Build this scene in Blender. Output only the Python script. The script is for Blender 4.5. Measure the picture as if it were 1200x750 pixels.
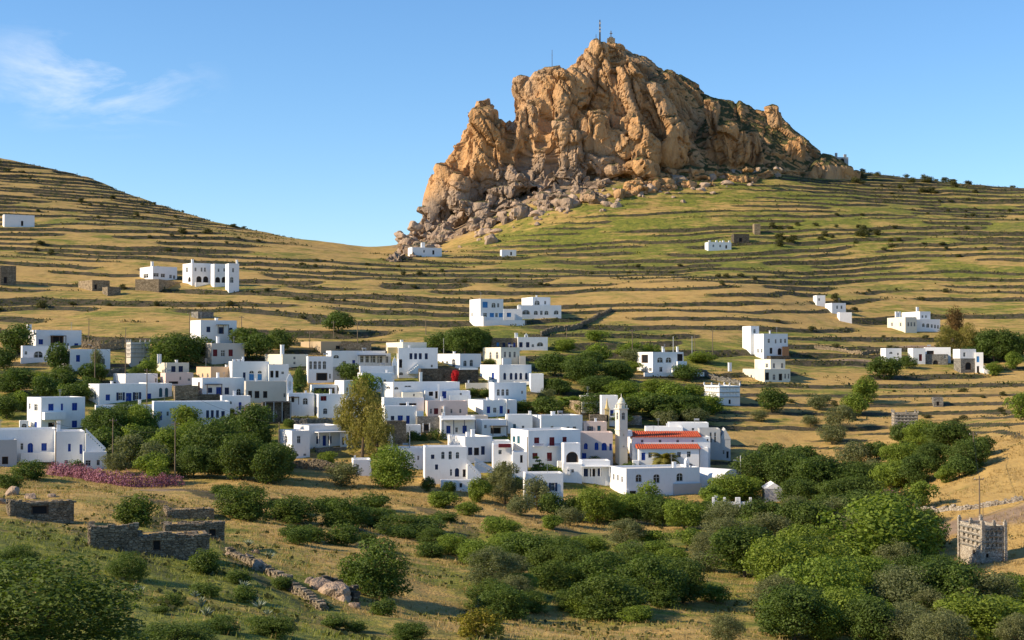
import bpy, bmesh, math, random
import numpy as np
from mathutils import Vector, Matrix
for o in list(bpy.data.objects): bpy.data.objects.remove(o)
S = bpy.context.scene
COL = S.collection
R = math.radians
random.seed(7); RNG = np.random.default_rng(11)
# ------------------------------------------------------------------ camera
F = 1800.0; W0, H0 = 1200, 750; VH = 420.0
PITCH = math.atan((VH - 375) / F)
cam = bpy.data.cameras.new('camera'); camo = bpy.data.objects.new('camera', cam); COL.objects.link(camo)
cam.sensor_width = 36; cam.lens = F / W0 * 36; cam.clip_start = 0.5; cam.clip_end = 20000
camo.rotation_euler = (R(90) + PITCH, 0, 0)
S.camera = camo
S.render.resolution_x, S.render.resolution_y = 1024, 640
# ------------------------------------------------------------------ light
SUN_EL, SUN_B = 30.0, -12.0     # elevation; degrees behind the picture's left
sd = Vector((-math.cos(R(SUN_EL)) * math.cos(R(SUN_B)), math.cos(R(SUN_EL)) * math.sin(R(SUN_B)), math.sin(R(SUN_EL))))
sl = bpy.data.lights.new('sun', 'SUN'); sl.energy = 5.0; sl.angle = R(0.5); sl.color = (1.0, 0.83, 0.60)
so = bpy.data.objects.new('sun', sl); COL.objects.link(so); so.rotation_euler = sd.to_track_quat('Z', 'Y').to_euler()
so.location = (-200, 0, 300)
wd = bpy.data.worlds.new('World'); S.world = wd; wd.use_nodes = True
wn = wd.node_tree; wn.nodes.clear()
def wnode(t, **k):
    n = wn.nodes.new(t)
    for a, b in k.items(): setattr(n, a, b)
    return n
sky = wnode('ShaderNodeTexSky', sky_type='NISHITA', sun_disc=False, sun_elevation=R(SUN_EL), sun_rotation=R(-90 + SUN_B),
            altitude=300, air_density=1.0, dust_density=0.1, ozone_density=5.0)
bg = wnode('ShaderNodeBackground'); bg.inputs['Strength'].default_value = 0.14
wout = wnode('ShaderNodeOutputWorld')
# thin cirrus, streaked, from direction noise
tc = wnode('ShaderNodeTexCoord'); mp = wnode('ShaderNodeMapping'); mp.inputs['Rotation'].default_value = (0, R(-14), 0)
mp.inputs['Scale'].default_value = (9, 9, 34); mp.inputs['Location'].default_value = (2.35, 0.0, 0.52)
nz = wnode('ShaderNodeTexNoise'); nz.inputs['Scale'].default_value = 1.0; nz.inputs['Detail'].default_value = 7; nz.inputs['Roughness'].default_value = 0.62; nz.inputs['Distortion'].default_value = 0.6
cd = Vector((-495.0, 1800.0, 330.0)).normalized()          # where the one wisp of cirrus stands
sub = wnode('ShaderNodeVectorMath', operation='SUBTRACT'); sub.inputs[1].default_value = cd
mp2 = wnode('ShaderNodeMapping'); mp2.inputs['Scale'].default_value = (13.5, 3.0, 30.0); mp2.inputs['Rotation'].default_value = (0, R(8), 0)
nz2 = wnode('ShaderNodeVectorMath', operation='LENGTH')
r1 = wnode('ShaderNodeMapRange'); r1.inputs[1].default_value = 0.46; r1.inputs[2].default_value = 0.85
r2 = wnode('ShaderNodeMapRange'); r2.inputs[1].default_value = 1.15; r2.inputs[2].default_value = 0.2
mu = wnode('ShaderNodeMath', operation='MULTIPLY'); mx = wnode('ShaderNodeMixRGB')
mx.inputs[2].default_value = (5.6, 5.7, 6.0, 1)
L = wn.links.new
L(tc.outputs['Generated'], mp.inputs[0]); L(mp.outputs[0], nz.inputs[0]); L(tc.outputs['Generated'], sub.inputs[0]); L(sub.outputs[0], mp2.inputs[0]); L(mp2.outputs[0], nz2.inputs[0])
L(nz.outputs[0], r1.inputs[0]); L(nz2.outputs['Value'], r2.inputs[0]); L(r1.outputs[0], mu.inputs[0]); L(r2.outputs[0], mu.inputs[1])
L(mu.outputs[0], mx.inputs[0]); hs = wnode('ShaderNodeHueSaturation'); hs.inputs['Saturation'].default_value = 1.10; hs.inputs['Value'].default_value = 0.90; L(sky.outputs[0], hs.inputs['Color']); L(hs.outputs[0], mx.inputs[1]); L(mx.outputs[0], bg.inputs[0]); L(bg.outputs[0], wout.inputs[0])
vs = S.view_settings
vs.view_transform = 'Standard'; vs.look = 'None'; vs.gamma = 1; vs.use_curve_mapping = False; vs.exposure = 0.56
# ------------------------------------------------------------------ pixel rays
def ray(u, v):
    a, b = u - 600.0, 375.0 - v
    c, s = math.cos(PITCH), math.sin(PITCH)
    return np.array([a, F * c - b * s, F * s + b * c]) / F
def at_depth(u, v, Y):
    d = ray(u, v); return d * (Y / d[1])
# ------------------------------------------------------------------ noise (numpy)
def _h(ix, iy, iz, seed):
    n = (ix * 374761393 + iy * 668265263 + iz * 2147483647 + seed * 974634777) & 0xffffffff
    n = ((n ^ (n >> 13)) * 1274126177) & 0xffffffff
    n = ((n ^ (n >> 16)) * 2246822519) & 0xffffffff
    return ((n ^ (n >> 15)) & 0xffffff) / float(0xffffff)
def vn2(x, y, seed=0):
    ix = np.floor(x).astype(np.int64); iy = np.floor(y).astype(np.int64)
    fx, fy = x - ix, y - iy
    fx = fx * fx * fx * (fx * (fx * 6 - 15) + 10); fy = fy * fy * fy * (fy * (fy * 6 - 15) + 10)
    z = np.zeros_like(ix)
    a, b, c, d = _h(ix, iy, z, seed), _h(ix + 1, iy, z, seed), _h(ix, iy + 1, z, seed), _h(ix + 1, iy + 1, z, seed)
    return (a + (b - a) * fx) * (1 - fy) + (c + (d - c) * fx) * fy
def fbm2(x, y, o=4, seed=0, g=0.5):
    s = 0; a = 1; t = 0
    for i in range(o):
        s = s + a * (vn2(x, y, seed + i) * 2 - 1); t += a
        x, y = x * 1.97 * 0.8 - y * 1.97 * 0.6 + 17.3, x * 1.97 * 0.6 + y * 1.97 * 0.8 + 5.1; a *= g
    return s / t
def vn3(x, y, z, seed=0):
    ix, iy, iz = [np.floor(k).astype(np.int64) for k in (x, y, z)]
    f = [x - ix, y - iy, z - iz]; f = [k * k * (3 - 2 * k) for k in f]
    out = 0
    for dx in (0, 1):
        for dy in (0, 1):
            for dz in (0, 1):
                w = (f[0] if dx else 1 - f[0]) * (f[1] if dy else 1 - f[1]) * (f[2] if dz else 1 - f[2])
                out = out + w * _h(ix + dx, iy + dy, iz + dz, seed)
    return out
def fbm3(x, y, z, o=4, seed=0, g=0.5):
    s = 0; a = 1; t = 0
    for i in range(o):
        s = s + a * (vn3(x, y, z, seed + i) * 2 - 1); t += a
        x, y, z = x * 2.03 + 3.1, y * 2.03 + 7.7, z * 2.03 + 1.9; a *= g
    return s / t
def cell3(x, y, z, seed=0):
    ix, iy, iz = [np.floor(k).astype(np.int64) for k in (x, y, z)]
    f1 = np.full(x.shape, 9.0); f2 = f1.copy(); idv = np.zeros(x.shape); cen = [idv.copy(), idv.copy(), idv.copy()]
    for dx in (-1, 0, 1):
        for dy in (-1, 0, 1):
            for dz in (-1, 0, 1):
                a, b, c = ix + dx, iy + dy, iz + dz
                h = _h(a, b, c, seed)
                q = (a + h, b + _h(a, b, c, seed + 1), c + _h(a, b, c, seed + 2))
                d = np.sqrt((q[0] - x) ** 2 + (q[1] - y) ** 2 + (q[2] - z) ** 2)
                n = d < f1; cen = [np.where(n, q[i], cen[i]) for i in range(3)]
                f2 = np.where(n, f1, np.minimum(f2, d)); idv = np.where(n, h, idv); f1 = np.where(n, d, f1)
    return f1, f2, idv, cen
def sstep(a, b, x):
    t = np.clip((x - a) / (b - a), 0, 1); return t * t * (3 - 2 * t)
# ------------------------------------------------------------------ terrain control points: pixel + distance along the view axis
CP = [ # u, v, D
 # foreground left knoll
 (0,750,66),(150,750,74),(300,750,86),(430,750,104),(60,690,92),(205,690,104),(330,690,118),(110,648,128),(205,652,130),(285,645,142),
 (30,612,160),(110,606,172),(200,592,190),(270,592,196),(330,640,155),(400,690,138),(40,580,215),(150,575,232),(260,572,240),(330,600,205),
 # valley floor
 (500,745,118),(620,750,118),(760,750,122),(900,750,130),(1050,750,140),(1190,750,145),
 (500,690,150),(620,690,160),(760,705,158),(880,705,160),(1030,700,170),(1190,700,168),
 (420,630,195),(540,625,212),(660,640,212),(780,650,208),(900,650,212),(1030,650,215),(1100,655,200),(1190,655,185),
 (380,590,250),(480,595,248),(600,608,242),(700,615,244),(820,620,244),(920,615,252),(1010,610,262),
 # right near slope
 (1100,608,225),(1190,600,212),(1110,570,255),(1195,560,240),(1130,530,290),(1198,505,280),(1080,575,262),(1199,480,330),
 # foot of the village
 (20,556,285),(120,556,285),(230,560,278),(320,560,285),(420,562,285),(520,575,280),(620,588,284),(740,590,285),(840,588,290),(940,585,292),
 (20,500,322),(120,500,325),(230,500,328),(320,510,318),(420,510,322),(520,515,322),(620,520,322),(720,525,322),(830,520,328),
 (20,450,368),(120,450,368),(230,450,372),(340,450,372),(450,450,374),(560,455,370),(660,470,362),(760,470,368),
 (20,410,415),(120,410,415),(240,405,425),(350,408,422),(460,412,418),(580,410,424),(690,420,424),(790,432,416),
 (20,375,470),(140,375,470),(260,375,470),(380,382,458),(500,385,460),(600,383,476),(690,390,470),(770,400,452),
 # right middle
 (960,540,330),(930,500,352),(1060,505,352),(1130,490,362),(1020,470,385),(960,455,400),(870,470,380),(840,440,410),(900,425,440),(960,425,440),
 (1060,440,432),(1130,440,432),(1199,440,425),(1000,520,330),(1000,560,300),
 (1060,395,520),(1130,395,520),(1199,395,520),(960,392,505),(860,400,475),
 # golden knoll
 (690,372,512),(800,372,508),(900,385,500),(700,345,555),(800,328,565),(900,338,560),(960,372,545),(1000,375,555),
 (800,318,650),(720,318,650),(900,320,640),
 # hills
 (20,340,555),(140,340,555),(270,338,560),(380,340,560),(500,340,560),(600,340,560),
 (20,300,630),(140,300,632),(260,305,635),(380,310,650),(480,318,660),(600,310,680),
 (1000,335,640),(1100,340,630),(1199,340,620),(900,290,710),(1000,290,715),(1100,290,710),(1199,290,700),
 (20,262,705),(140,262,715),(260,272,730),(360,290,740),(480,299,745),(600,299,740),(700,290,740),(800,285,725),
 (0,215,850),(100,225,840),(200,252,815),(300,275,800),(410,296,790),
 (0,183,960),(100,203,930),(200,241,890),(300,269,850),(390,284,812),(416,290,808),(434,298.5,806),(448,300,800),
 (470,298,800),(500,278,846),(500,293,812),(560,250,838),(560,268,815),(560,286,785),(640,213,834),(640,240,808),(640,264,782),(720,205,838),(720,226,812),(720,247,785),(800,203,848),(800,220,825),(800,240,795),(900,203,864),(900,222,830),(1000,225,860),(1100,240,850),(1199,250,840),
 (1000,196,950),(1100,213,960),(1199,223,970),(900,200,905),(780,200,905),(680,210,900),
]
cps = [at_depth(*c) for c in CP]
# points outside the picture and behind the ridges
for x, y, z in [(0,0,-2.2),(0,40,-9.5),(-40,0,1),(40,0,-8),(-60,40,-4),(60,40,-18),(-90,100,-5),(120,100,-22),(-150,200,-8),(200,200,-12),(-200,320,-10),(220,320,0),
                (-260,500,30),(300,500,10),(-330,700,75),(380,700,60),(-420,950,140),(450,950,105),(-420,1150,90),(-250,1100,85),(-120,1000,35),(-80,930,30),
                (-60,1150,10),(0,1100,30),(60,1080,60),(150,1100,70),(280,1150,60),(480,1150,60),(-700,1200,60),(-700,700,90),(700,700,70),(700,1200,50),(700,300,10),(-700,300,10),
                (-600,-40,0),(600,-40,-20),(0,1500,0),(-500,1500,0),(500,1500,0)]:
    cps.append(np.array([x, y, z]))
cps = np.array(cps)
def kern(r): return r
_d = np.linalg.norm(cps[:, None, :2] - cps[None, :, :2], axis=2)
n_ = len(cps); A = np.zeros((n_ + 3, n_ + 3)); A[:n_, :n_] = -kern(_d) + np.eye(n_) * 5.0
A[:n_, n_] = 1; A[:n_, n_ + 1:] = cps[:, :2] / 100; A[n_:, :n_] = A[:n_, n_:].T
sol = np.linalg.solve(A, np.r_[cps[:, 2], 0, 0, 0])
GX0, GY0, GS = -760.0, -80.0, 5.0
gx = np.arange(GX0, 761, GS); gy = np.arange(GY0, 1601, GS)
GXX, GYY = np.meshgrid(gx, gy)
P_ = np.c_[GXX.ravel(), GYY.ravel()]
gz = np.empty(len(P_))
for i in range(0, len(P_), 20000):
    q = P_[i:i + 20000]
    gz[i:i + 20000] = -kern(np.linalg.norm(q[:, None] - cps[None, :, :2], axis=2)) @ sol[:n_] + sol[n_] + q / 100 @ sol[n_ + 1:]
gz = gz.reshape(GXX.shape)
for _ in range(2):
    p = np.pad(gz, 1, 'edge'); gz = (p[:-2, 1:-1] + p[2:, 1:-1] + 2 * gz) / 4
    p = np.pad(gz, 1, 'edge'); gz = (p[1:-1, :-2] + p[1:-1, 2:] + 2 * gz) / 4
def bspl(g, x, y):
    fx = np.clip((x - GX0) / GS, 1.001, g.shape[1] - 3.001); fy = np.clip((y - GY0) / GS, 1.001, g.shape[0] - 3.001)
    ix = np.floor(fx).astype(int); iy = np.floor(fy).astype(int); tx, ty = fx - ix, fy - iy
    def w(t): return [(1 - t) ** 3 / 6, (3 * t ** 3 - 6 * t ** 2 + 4) / 6, (-3 * t ** 3 + 3 * t ** 2 + 3 * t + 1) / 6, t ** 3 / 6]
    wx, wy = w(tx), w(ty); s = 0
    for j in range(4):
        r_ = 0
        for i in range(4): r_ = r_ + wx[i] * g[iy + j - 1, ix + i - 1]
        s = s + wy[j] * r_
    return s
# region weights given at pixels: (u, v, D, value)
def region(pts, sig):
    pw = np.array([np.r_[at_depth(a, b, c)[:2], s_] for a, b, c, s_ in pts])
    num = 0; den = 1e-9
    for X, Y, s_ in pw:
        k = 1.0 / (((GXX - X) ** 2 + (GYY - Y) ** 2) / (sig * (0.25 + Y / 600)) ** 2 + 0.05) ** 2
        num = num + k * s_; den = den + k
    return num / den
GREEN = region([(50,230,820,.35),(200,300,635,.30),(60,350,540,.45),(300,350,540,.3),(450,330,600,.4),(420,380,460,.4),(600,330,580,.4),
                (700,300,730,.75),(770,300,720,.8),(850,300,705,.9),(650,380,480,.75),(720,400,455,.9),(800,350,540,.05),(760,340,555,.05),(900,370,520,.12),
                (1000,240,850,.75),(1100,240,850,.65),(900,230,860,.75),(1000,300,700,.65),(1150,300,690,.55),(1100,360,580,.4),(960,400,490,.6),
                (800,235,855,.55),(640,270,825,.6),(500,290,800,.3),
                (300,480,335,.7),(600,480,340,.6),(780,470,370,.75),(930,510,345,.1),(1000,500,350,.05),(900,470,380,.35),(1100,470,380,.25),(1130,540,280,.02),(1190,590,215,.02),
                (1130,590,235,.02),(1180,680,175,.15),(450,575,270,.1),(560,600,246,.12),(400,600,240,.2),(380,630,200,.1),(340,620,190,.12),(440,700,150,.5),(600,690,160,.8),(700,720,145,.6),(480,650,190,.5),(420,610,225,.6),
                (800,740,128,.5),(900,730,140,.35),(700,640,212,.7),(820,640,215,.7),(60,640,120,1.1),(150,690,104,.85),(260,700,100,.75),(100,600,175,.6),(200,590,190,.4),(330,720,100,.95),(420,740,106,.8),(520,740,118,.55),(200,660,122,1.0),(700,660,200,.7),(560,640,215,.55)], 30)
TERR = region([(50,230,820,1),(200,300,635,1),(60,350,540,1),(300,350,540,1),(450,330,600,1),(600,330,580,1),(420,380,460,.9),(700,300,730,.8),(850,300,705,1),(650,380,480,1),(720,400,455,1),
               (800,350,540,.5),(760,340,555,.5),(900,370,520,.45),(1000,240,850,1),(1150,300,690,1),(1100,360,580,1),(960,400,490,.9),(800,232,858,.35),(640,265,828,.3),(500,290,800,.2),
               (560,260,870,0),(700,220,890,0),(820,208,900,0),(1000,500,350,.6),(1100,470,380,.7),(930,510,345,.6),
               (300,480,335,.25),(600,480,340,.25),(780,470,370,.7),(450,575,270,.35),(560,600,246,.45),(1150,560,250,.25),(1190,620,200,.15),
               (700,700,160,.12),(900,740,135,.05),(300,700,105,.25),(100,650,120,.35),(200,600,190,.4),(400,640,190,.35)], 30)
def terr(x, y, full=False):
    zb = bspl(gz, x, y)
    m = bspl(TERR, x, y)
    far = sstep(300, 520, y)
    n1 = fbm2(x / 95, y / 95, 3, 3)
    zb = zb + 1.2 * far * n1
    step = 1.6 + 1.6 * far
    n2 = fbm2(x / 210, y / 210, 2, 21)
    q = (zb + 3.4 * far * fbm2(x / 95, y / 85, 4, 9, .55) + 0.8 * n1) / step + n2 * 1.6
    k = np.floor(q); f = q - k
    tr = 0.26 + 0.36 * vn2(k * 7.31 + x / 80, y / 110, 5)          # share of the rise taken by the tread
    e0 = 0.74
    prof = np.where(f < e0, f / e0 * tr, tr + (f - e0) / (1 - e0) * (1 - tr))
    st = m * sstep(0.22, 0.58, vn2(x / 26 + k * 3.7, y / 45, 31) + 0.10) * (.75 + .75 * vn2(x / 60 + k * 1.9, k * .7, 37))
    z = zb + st * step * (prof - f)
    ris = sstep(e0 - 0.06, e0 + 0.02, f) * (1 - sstep(0.985, 1.0, f)) * np.clip(st * 1.2, 0, 1)
    near = 1 - sstep(240, 420, y)
    z = z + fbm2(x / 7, y / 7, 4, 40) * (0.22 + 0.28 * near) + far * 0.5 * fbm2(x / 17, y / 17, 3, 44)
    z = z + near * 0.9 * fbm2(x / 22, y / 22, 3, 47)
    if full: return z, ris, f, k, st
    return z
def tz(x, y): return float(terr(np.array([float(x)]), np.array([float(y)]))[0])
_T = np.concatenate([np.arange(30, 320, 0.4), np.arange(320, 1300, 0.8)])
def hit(u, v, default=900.0):
    d = ray(u, v); d = d / d[1]
    P = _T[:, None] * d[None]
    dz = P[:, 2] - terr(P[:, 0], P[:, 1])
    i = np.argmax(dz < 0)
    if dz[i] >= 0: return P[np.argmin(np.abs(_T - default))]
    if i == 0: return P[0]
    a = dz[i - 1] / (dz[i - 1] - dz[i]); t = _T[i - 1] + a * (_T[i] - _T[i - 1])
    return d * t
# ------------------------------------------------------------------ object helpers
MATS = {}
def link(name, me, mat=None, parent=None, loc=None):
    o = bpy.data.objects.new(name, me); COL.objects.link(o)
    if mat is not None and me is not None:
        me.materials.clear()
        for m_ in (mat if isinstance(mat, (list, tuple)) else [mat]): me.materials.append(MATS[m_] if isinstance(m_, str) else m_)
    if parent is not None: o.parent = parent
    if loc is not None: o.location = loc
    return o
def tag(o, label=None, cat=None, group=None, kind=None):
    if label: o['label'] = label
    if cat: o['category'] = cat
    if group: o['group'] = group
    if kind: o['kind'] = kind
    return o
def empty(name, loc, rz=0):
    o = bpy.data.objects.new(name, None); COL.objects.link(o); o.location = loc; o.rotation_euler = (0, 0, rz); o.empty_display_size = 0.5
    return o
def mesh_np(name, V, Fq, smooth=False, tri=False):
    me = bpy.data.meshes.new(name); V = np.asarray(V, np.float32); Fq = np.asarray(Fq, np.int32); k = Fq.shape[1]
    me.vertices.add(len(V)); me.vertices.foreach_set('co', V.ravel())
    me.loops.add(Fq.size); me.loops.foreach_set('vertex_index', Fq.ravel())
    me.polygons.add(len(Fq)); me.polygons.foreach_set('loop_start', np.arange(0, Fq.size, k, dtype=np.int32))
    if smooth: me.polygons.foreach_set('use_smooth', np.ones(len(Fq), bool))
    me.update(); me.validate()
    return me
def attr(me, name, val, dom='POINT'):
    a = me.attributes.new(name, 'FLOAT', dom); a.data.foreach_set('value', np.asarray(val, np.float32))
# ------------------------------------------------------------------ materials
class NT:
    def __init__(s, name):
        s.m = bpy.data.materials.new(name); s.m.use_nodes = True; s.t = s.m.node_tree; s.b = s.t.nodes['Principled BSDF']; MATS[name] = s.m
        s.b.inputs['Roughness'].default_value = 0.9; s.b.inputs['Specular IOR Level'].default_value = 0.15
    def n(s, t, **k):
        x = s.t.nodes.new(t)
        for a, b in k.items(): setattr(x, a, b)
        return x
    def l(s, a, b): s.t.links.new(a, b)
    def coord(s, sc=(1, 1, 1), rot=(0, 0, 0)):
        c = s.n('ShaderNodeTexCoord'); m = s.n('ShaderNodeMapping'); m.inputs['Scale'].default_value = sc; m.inputs['Rotation'].default_value = rot
        s.l(c.outputs['Object'], m.inputs[0]); return m.outputs[0]
    def noise(s, scale, detail=4, rough=0.55, co=None, dist=0.0):
        x = s.n('ShaderNodeTexNoise'); x.inputs['Scale'].default_value = scale; x.inputs['Detail'].default_value = detail; x.inputs['Roughness'].default_value = rough; x.inputs['Distortion'].default_value = dist
        s.l(co if co is not None else s.coord(), x.inputs['Vector']); return x.outputs[0]
    def rng(s, v, a, b, c=0.0, d=1.0):
        x = s.n('ShaderNodeMapRange'); s.l(v, x.inputs[0])
        for i, q in enumerate((a, b, c, d)): x.inputs[i + 1].default_value = q
        return x.outputs[0]
    def mix(s, f, a, b, mode='MIX'):
        x = s.n('ShaderNodeMixRGB', blend_type=mode)
        for i, q in enumerate((f, a, b)):
            if isinstance(q, (int, float)): x.inputs[i].default_value = q
            elif isinstance(q, tuple): x.inputs[i].default_value = q + (1,) if len(q) == 3 else q
            else: s.l(q, x.inputs[i])
        return x.outputs[0]
    def math(s, op, a, b=None):
        x = s.n('ShaderNodeMath', operation=op)
        for i, q in enumerate((a, b)):
            if q is None: continue
            if isinstance(q, (int, float)): x.inputs[i].default_value = q
            else: s.l(q, x.inputs[i])
        return x.outputs[0]
    def at(s, name):
        x = s.n('ShaderNodeAttribute'); x.attribute_name = name; return x.outputs['Fac']
    def col(s, c):
        if isinstance(c, tuple): s.b.inputs['Base Color'].default_value = c + (1,)
        else: s.l(c, s.b.inputs['Base Color'])
    def bump(s, h, strength=0.5, dist=0.1):
        x = s.n('ShaderNodeBump'); x.inputs['Strength'].default_value = strength; x.inputs['Distance'].default_value = dist
        s.l(h, x.inputs['Height']); s.l(x.outputs[0], s.b.inputs['Normal'])
t = NT('ground')
gn = t.at('green'); rs = t.at('riser'); ba = t.at('bare')
nA = t.noise(0.045, 5, 0.6); nB = t.noise(0.35, 5, 0.65); nC = t.noise(2.2, 4, 0.7); nD = t.noise(0.13, 4, 0.6, t.coord((1, 2.5, 4)))
gold = t.mix(t.rng(nB, .3, .7), (0.32, 0.19, 0.055), (0.52, 0.34, 0.105))
gold = t.mix(t.rng(nC, .35, .75), gold, (0.43, 0.30, 0.115))
grn = t.mix(t.rng(nB, .35, .7), (0.115, 0.14, 0.018), (0.30, 0.275, 0.042))
grn = t.mix(t.rng(nC, .4, .7), grn, (0.10, 0.12, 0.03))
gf = t.math('ADD', gn, t.math('MULTIPLY', t.math('SUBTRACT', t.math('ADD', nA, t.math('MULTIPLY', nD, 0.9)), 0.95), 1.9))
gf = t.rng(gf, 0.25, 0.75)
c = t.mix(gf, gold, grn)
soil = t.mix(t.rng(nB, .3, .7), (0.20, 0.13, 0.08), (0.33, 0.24, 0.16))
c = t.mix(t.rng(t.math('ADD', ba, t.math('MULTIPLY', t.math('SUBTRACT', nB, .5), .8)), .45, .75), c, soil)
scrub = t.math('MULTIPLY', t.rng(t.noise(0.42, 6, 0.72), .52, .64), t.rng(t.math('ADD', gn, nA), .55, 1.2, 0, .75))
c = t.mix(scrub, c, (0.045, 0.058, 0.018))
stone = t.mix(t.rng(nC, .35, .65), (0.045, 0.038, 0.022), (0.12, 0.095, 0.058))
stone = t.mix(t.rng(nB, .45, .62), stone, (0.03, 0.04, 0.012))
c = t.mix(t.rng(rs, .35, .6), c, stone)
t.col(c); t.bump(t.math('ADD', nC, t.math('MULTIPLY', nB, 1.5)), 0.8, 0.35)
t = NT('rock')
co = t.coord((1, 1, 0.45), (R(8), R(-14), 0))
nA = t.noise(0.03, 4, 0.6); nB = t.noise(0.22, 6, 0.65, co); nC = t.noise(1.1, 5, 0.7, co); cr = t.at('crack'); up = t.at('up'); lw = t.at('low')
c = t.mix(t.rng(nB, .32, .68), (0.42, 0.20, 0.07), (0.60, 0.33, 0.125))
c = t.mix(t.rng(nA, .42, .62), c, (0.50, 0.30, 0.15))
c = t.mix(t.rng(nC, .35, .7, 0, .7), c, (0.58, 0.39, 0.215))
c = t.mix(t.math('MULTIPLY', t.rng(t.math('ADD', lw, t.math('MULTIPLY', nA, .6)), .55, .95), .85), c, t.mix(nB, (0.27, 0.20, 0.15), (0.44, 0.35, 0.27)))
c = t.mix(t.rng(t.noise(0.12, 5, 0.7, co), .58, .74, 0, .7), c, (0.15, 0.105, 0.07))
c = t.mix(t.math('MULTIPLY', cr, .55), c, (0.11, 0.08, 0.055))
c = t.mix(t.rng(t.math('ADD', up, t.math('MULTIPLY', nB, .5)), .75, .98), c, t.mix(nC, (0.045, 0.055, 0.02), (0.11, 0.10, 0.04)))
t.col(c); t.bump(t.math('ADD', t.math('MULTIPLY', nB, 2.0), nC), 0.9, 0.9)
# ------------------------------------------------------------------ ground sheet
def build_ground():
    us = np.linspace(-260, 1460, 570)
    ds = np.concatenate([np.geomspace(24, 300, 310), np.arange(300.9, 985, 0.72), np.linspace(990, 1560, 50)])
    dirs = np.array([[(u - 600) / F, 1.0] for u in us])
    X = ds[:, None] * dirs[None, :, 0]; Y = ds[:, None] * np.ones(len(us))[None]
    z, ris, f, k, st = terr(X.ravel(), Y.ravel(), True)
    V = np.c_[X.ravel(), Y.ravel(), z]
    r, c = len(ds), len(us)
    i = np.arange(r - 1)[:, None] * c + np.arange(c - 1)[None]
    Fq = np.stack([i, i + 1, i + c + 1, i + c], -1).reshape(-1, 4)
    me = mesh_np('ground', V, Fq, True)
    g = bspl(GREEN, V[:, 0], V[:, 1]) + 0.25 * fbm2(k * 3.3 + V[:, 0] / 70, V[:, 1] / 60, 2, 77)
    g = g - .5 * np.clip(st, 0, 1) * (1 - sstep(.0, .22, f)) * sstep(350, 480, V[:, 1])     # dry grass on the lip above each wall, painting in its light-catching edge
    attr(me, 'green', g); attr(me, 'riser', ris)
    b = np.zeros(len(V))
    for (u, v, D, rx, ry) in BARE:
        p = at_depth(u, v, D); b = np.maximum(b, np.exp(-((V[:, 0] - p[0]) / rx) ** 2 - ((V[:, 1] - p[1]) / ry) ** 2))
    attr(me, 'bare', b)
    return tag(link('ground', me, 'ground'), kind='structure')
BARE = [(1150,605,218,30,9),(130,568,236,26,8),(1080,400,490,14,8),(1000,418,450,12,8),(640,262,832,60,22),(520,285,830,40,25),(800,225,870,70,14)]
ground = build_ground()
# wide sheet of land around it, below the modelled hills, reaching the horizon
def build_land():
    n = 60; a = np.linspace(0, 2 * math.pi, n, endpoint=False)
    V = []; rad = [1700, 4000, 12000]
    for q in rad:
        for t_ in a: V.append((q * math.cos(t_), 700 + q * math.sin(t_), -60 - (q - 1700) * 0.012))
    V.append((0, 700, -60)); Fq = []
    for k in range(2):
        for i in range(n): j = (i + 1) % n; Fq.append((k * n + i, k * n + j, (k + 1) * n + j, (k + 1) * n + i))
    me = bpy.data.meshes.new('plain'); me.from_pydata(V, [], Fq + [(i, (i + 1) % n, 3 * n) for i in range(n)]); me.update()
    o = tag(link('plain', me, 'ground'), kind='structure')
build_land()
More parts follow.
